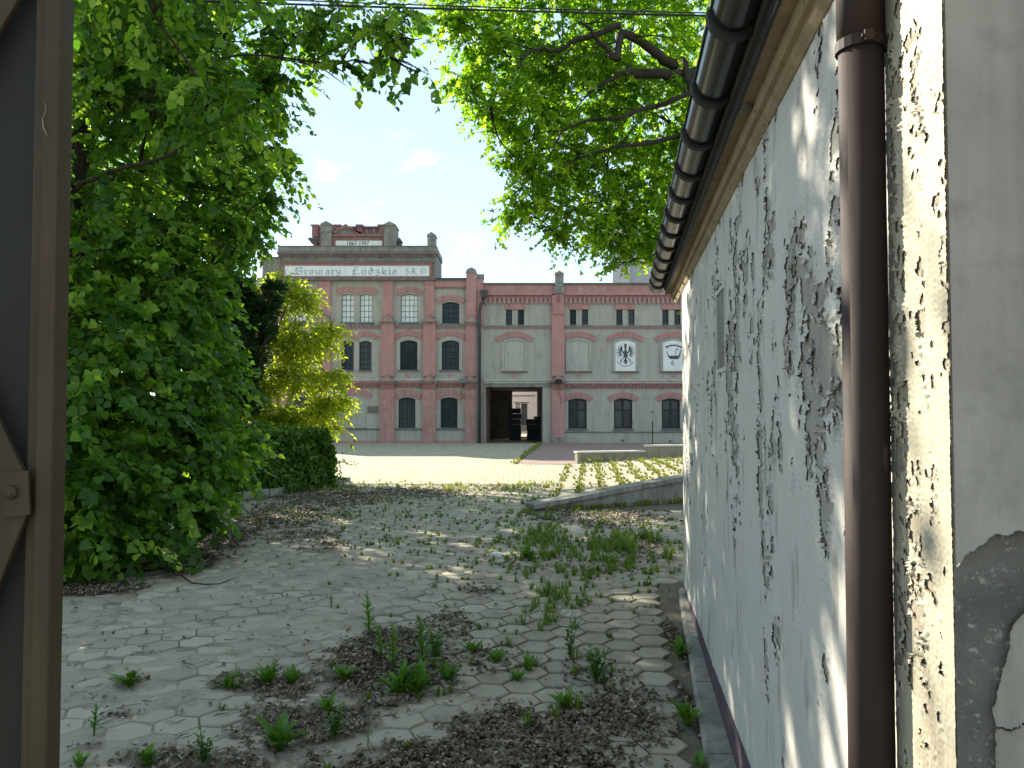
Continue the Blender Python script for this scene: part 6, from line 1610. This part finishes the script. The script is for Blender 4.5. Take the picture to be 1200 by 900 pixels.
# ------------------------------------------------------------------ larger weeds, each one a plant of its own
def weed(kind, px, py, hpx, label, seed, name=None):
    p = G(px, py); p.z = float(soil_h(np.array([p.x]), np.array([p.y]))[0]); d = math.hypot(p.x, p.y); h = hpx * p.y / F
    g = random.Random(seed); V, Fc, A_ = [], [], []
    def leaf(o, az, el, L, wd, bend=.5, lob=0):
        n = 5; dv_ = Vector((math.cos(az), math.sin(az), 0)); sd_ = Vector((-math.sin(az), math.cos(az), 0)); q = Vector(o); e_ = el; b = len(V); c = min(1, tone + .35 * g.random())
        for i in range(n + 1):
            t = i / n; ww = wd * math.sin(math.pi * min(.12 + .86 * t, .99)) ** .8 * (1 - .35 * lob * (i % 2))
            nrm_ = Vector((-math.sin(e_) * dv_.x, -math.sin(e_) * dv_.y, math.cos(e_)))
            V.append(tuple(q - sd_ * ww + nrm_ * ww * .35)); V.append(tuple(q)); V.append(tuple(q + sd_ * ww + nrm_ * ww * .35))
            q = q + (dv_ * math.cos(e_) + Vector((0, 0, math.sin(e_)))) * L / n; e_ -= bend * 2 * t / n * 1.5
        for i in range(n):
            for k in (0, 1): Fc.append((b + i * 3 + k, b + i * 3 + k + 1, b + i * 3 + k + 4, b + i * 3 + k + 3)); A_.append(c)
    tone = g.uniform(0, .65); stem = MB(); has = False
    if kind == 'rosette':
        for i in range(g.randint(14, 22)): leaf((g.uniform(-.01, .01), g.uniform(-.01, .01), 0), g.uniform(0, 6.28), g.uniform(.6, 1.4), h * g.uniform(.55, 1.05), h * g.uniform(.08, .15), g.uniform(.2, 1.2), .35)
    elif kind == 'tall':
        has = True; lean = (g.uniform(-.1, .1), g.uniform(-.1, .1)); stem.tube([(lean[0] * h * t, lean[1] * h * t, h * t) for t in (0, .33, .66, 1)], [.005, .0045, .004, .002], 5)
        k = 0
        for i in range(15):
            t = .18 + .8 * i / 14; leaf((lean[0] * h * t, lean[1] * h * t, h * t), i * 2.4, .35 + .6 * t, h * (.42 - .26 * t) * g.uniform(.8, 1.2), h * .075 * (1.3 - .7 * t), .7, .55)
    elif kind == 'bush':
        has = True
        for s_ in range(5):
            az = s_ * 1.26 + g.uniform(-.4, .4); sp = g.uniform(.1, .38); hh_ = h * g.uniform(.6, 1)
            stem.tube([(math.cos(az) * sp * hh_ * t, math.sin(az) * sp * hh_ * t, hh_ * t) for t in (0, .5, 1)], [.004, .003, .0015], 4)
            for i in range(9):
                t = .2 + .8 * i / 8; leaf((math.cos(az) * sp * hh_ * t, math.sin(az) * sp * hh_ * t, hh_ * t), i * 2.4 + s_, .5, h * .26 * (1.25 - .6 * t), h * .06, .7, .3)
    elif kind == 'single':
        has = True; stem.tube([(0, 0, 0), (.002, 0, h * .5)], [.003, .002], 4); leaf((.002, 0, h * .5), .6, 1.45, h * .55, h * .11, .1); leaf((0, 0, h * .45), 3.4, .6, h * .3, h * .07, .5)
    elif kind == 'flower':
        has = True
        for s_ in range(9):
            az = g.uniform(0, 6.28); sp = g.uniform(.05, .3); hh_ = h * g.uniform(.55, 1)
            stem.tube([(math.cos(az) * sp * hh_ * t, math.sin(az) * sp * hh_ * t, hh_ * t) for t in (0, .5, 1)], [.003, .002, .0012], 4)
            for i in range(6): leaf((math.cos(az) * sp * hh_ * (i + 1) / 7, math.sin(az) * sp * hh_ * (i + 1) / 7, hh_ * (i + 1) / 7), i * 2.4 + s_, .5, h * .13, h * .028, .6)
    me = bpy.data.meshes.new('leaves'); me.from_pydata(V, [], Fc); me.polygons.foreach_set('use_smooth', [True] * len(Fc))
    a = me.attributes.new('rnd', 'FLOAT', 'FACE'); a.data.foreach_set('value', np.array(A_, np.float32))
    t = thing(name or {'rosette': 'leafy_weed', 'tall': 'tall_weed', 'bush': 'bushy_weed', 'single': 'weed_seedling', 'flower': 'flowering_weed'}[kind], tuple(p), label, 'weed', 'weeds in the yard')
    mesh_obj('leaves', me, M['weed'], t)
    if has: stem.build('stems', M['weed'], t, local=True)
    if kind == 'flower':
        f = MB()
        for i in range(26):
            az, r_, z = g.uniform(0, 6.28), g.uniform(0, .3) * h, h * g.uniform(.55, 1.05); c = Vector((math.cos(az) * r_, math.sin(az) * r_, z)); q = h * .022
            for k in range(5):
                t0 = k * 1.2566; f.add([c, c + Vector((math.cos(t0 - .4) * q, math.sin(t0 - .4) * q, q * .3)), c + Vector((math.cos(t0) * q * 1.5, math.sin(t0) * q * 1.5, q * .5)), c + Vector((math.cos(t0 + .4) * q, math.sin(t0 + .4) * q, q * .3))], [(0, 1, 2, 3)])
        f.build('flowers', M['flower'], t, local=True)
    return t
W_ = [('rosette', 153, 805, 30, 'lone leafy weed on the bare dust, nearest the middle of the gate edge'), ('tall', 110, 862, 32, 'small upright weed close to the foot of the gate leaf'), ('rosette', 93, 898, 22, 'low weed cut by the bottom edge right beside the gate leaf'),
      ('rosette', 172, 898, 30, 'broad-leaved weed at the bottom edge between the gate and the litter'), ('bush', 238, 898, 38, 'spreading weed with pale toothed leaves at the bottom edge'), ('rosette', 268, 808, 24, 'small dark weed left of two taller weeds on a litter patch'),
      ('rosette', 313, 803, 32, 'upright bright weed with stiff leaves on a litter patch'), ('rosette', 343, 802, 24, 'weed with narrow splayed leaves right of the stiff-leaved bright weed'), ('rosette', 328, 880, 52, 'largest broad-leaved weed at the edge of the bottom litter'),
      ('bush', 393, 868, 42, 'grey-green feathery weed at the right of the largest broad-leaved weed'), ('rosette', 383, 838, 28, 'short bright weed just behind the feathery weed'), ('tall', 433, 748, 46, 'tall toothed weed standing alone behind the big litter patch'),
      ('tall', 460, 790, 50, 'slim upright weed in the left half of the big litter patch'), ('rosette', 468, 812, 40, 'leafy weed low in the middle of the big litter patch'), ('tall', 497, 790, 62, 'tallest bright weed in the right half of the big litter patch'),
      ('rosette', 488, 812, 42, 'dense weed at the front of the big litter patch'), ('rosette', 525, 798, 32, 'weed at the right edge of the big litter patch'), ('rosette', 404, 800, 26, 'weed at the left edge of the big litter patch'), ('tall', 447, 775, 36, 'thin weed at the back of the big litter patch'), ('bush', 510, 775, 40, 'bushy weed at the back right of the big litter patch'),
      ('single', 431, 875, 24, 'single-leaved seedling on bare dust below the big litter patch'), ('rosette', 553, 765, 22, 'small weed right of the big litter patch'), ('rosette', 580, 775, 22, 'small bright rosette in a paver joint left of the pair of weeds'),
      ('rosette', 606, 797, 20, 'left one of a close pair of small weeds between pavers'), ('rosette', 620, 785, 24, 'right one of a close pair of small weeds between pavers'), ('flower', 668, 772, 56, 'wispy weed with tiny white flowers between the pavers'),
      ('bush', 699, 800, 48, 'dark leafy weed just right of the white-flowered one'), ('rosette', 660, 828, 26, 'weed at the rear edge of the litter near the bottom middle'), ('single', 616, 855, 16, 'tiny yellowish seedling on the bottom litter'),
      ('rosette', 796, 768, 28, 'weed against the kerb of the white wall, farther of two'), ('rosette', 806, 848, 36, 'weed against the kerb of the white wall, nearer of two'), ('rosette', 820, 899, 22, 'weed at the bottom edge against the wall kerb'),
      ('rosette', 619, 655, 22, 'thick bright grass clump in the middle of the yard'), ('tall', 388, 712, 14, 'little seedling alone on the dusty pavers left of centre'), ('single', 632, 715, 14, 'seedling with two yellow leaves between bare pavers')]
for i, (k, px, py, hp, lab) in enumerate(W_): weed(k, px, py, hp, lab, 300 + i)

# ------------------------------------------------------------------ odds and ends on the ground
m = MB(); L = [(200, 672), (212, 678), (225, 686), (240, 689), (258, 687), (270, 683), (280, 679)]
m.tube([G(a, b) + Vector((0, 0, .022 + .01 * (i % 2))) for i, (a, b) in enumerate(L)], [.009, .009, .008, .0075, .006, .005, .003], 6)
tag(m.build('fallen_branch', M['twig']), 'curved dark fallen branch on the dust by the linden', 'branch')
tw_ = MB(); g = random.Random(4)
for k in range(130):
    px, py = g.uniform(75, 560), g.uniform(650, 890); p = G(px, py); z = float(soil_h(np.array([p.x]), np.array([p.y]))[0]) + .012; a = g.uniform(0, 6.28); L = g.uniform(.02, .12)
    q = [(p.x + math.cos(a + .5 * t * g.uniform(-1, 1)) * L * t, p.y + math.sin(a) * L * t, z + .006 * g.random()) for t in (0, .35, .7, 1)]; tw_.tube(q, [.0026, .0022, .002, .001], 4)
tag(tw_.build('twig_scatter', M['twig']), 'thin dead twigs scattered over the dusty pavers', kind='stuff')
def flat_stone(px, py, w_, d_, h_, label, seed, mat='stone'):
    p = G(px, py); z = float(soil_h(np.array([p.x]), np.array([p.y]))[0]); g = random.Random(seed); m = MB(); n = 7; top, bot = [], []
    for k in range(n):
        t = 2 * math.pi * k / n; r_ = g.uniform(.75, 1.05); bot.append((p.x + math.cos(t) * r_ * w_, p.y + math.sin(t) * r_ * d_, z - .02)); top.append((p.x + math.cos(t) * r_ * w_ * .85, p.y + math.sin(t) * r_ * d_ * .85, z + h_ * g.uniform(.7, 1.1)))
    m.add(bot + top, [tuple(range(n, 2 * n))] + [(i, (i + 1) % n, (i + 1) % n + n, i + n) for i in range(n)]); tag(m.build('flat_stone', M[mat]), label, 'stone')
flat_stone(582, 651, .09, .16, .035, 'pale flat stone lying in the middle of the yard', 1); flat_stone(680, 803, .05, .05, .025, 'pale stone chip beside the dark leafy weed', 2, 'concrete'); flat_stone(355, 822, .022, .02, .015, 'little white pebble near the front litter', 3); flat_stone(330, 788, .015, .015, .012, 'tiny white pebble behind the stiff-leaved weed', 4)
ch = MB(); g = random.Random(8)
for k in range(150):
    px, py = g.uniform(80, 800), g.uniform(640, 895); p = G(px, py); z = float(soil_h(np.array([p.x]), np.array([p.y]))[0]) + .008; r_ = g.uniform(.003, .011)
    ch.add([(p.x + r_ * math.cos(t), p.y + r_ * math.sin(t), z - .004) for t in (0, 1.6, 3.1, 4.7)] + [(p.x, p.y, z + r_ * .8)], [(0, 1, 4), (1, 2, 4), (2, 3, 4), (3, 0, 4)])
tag(ch.build('pale_crumbs', M['stone']), 'pale crumbs and chips strewn over the ground', kind='stuff')
print('LEAVES', NL)
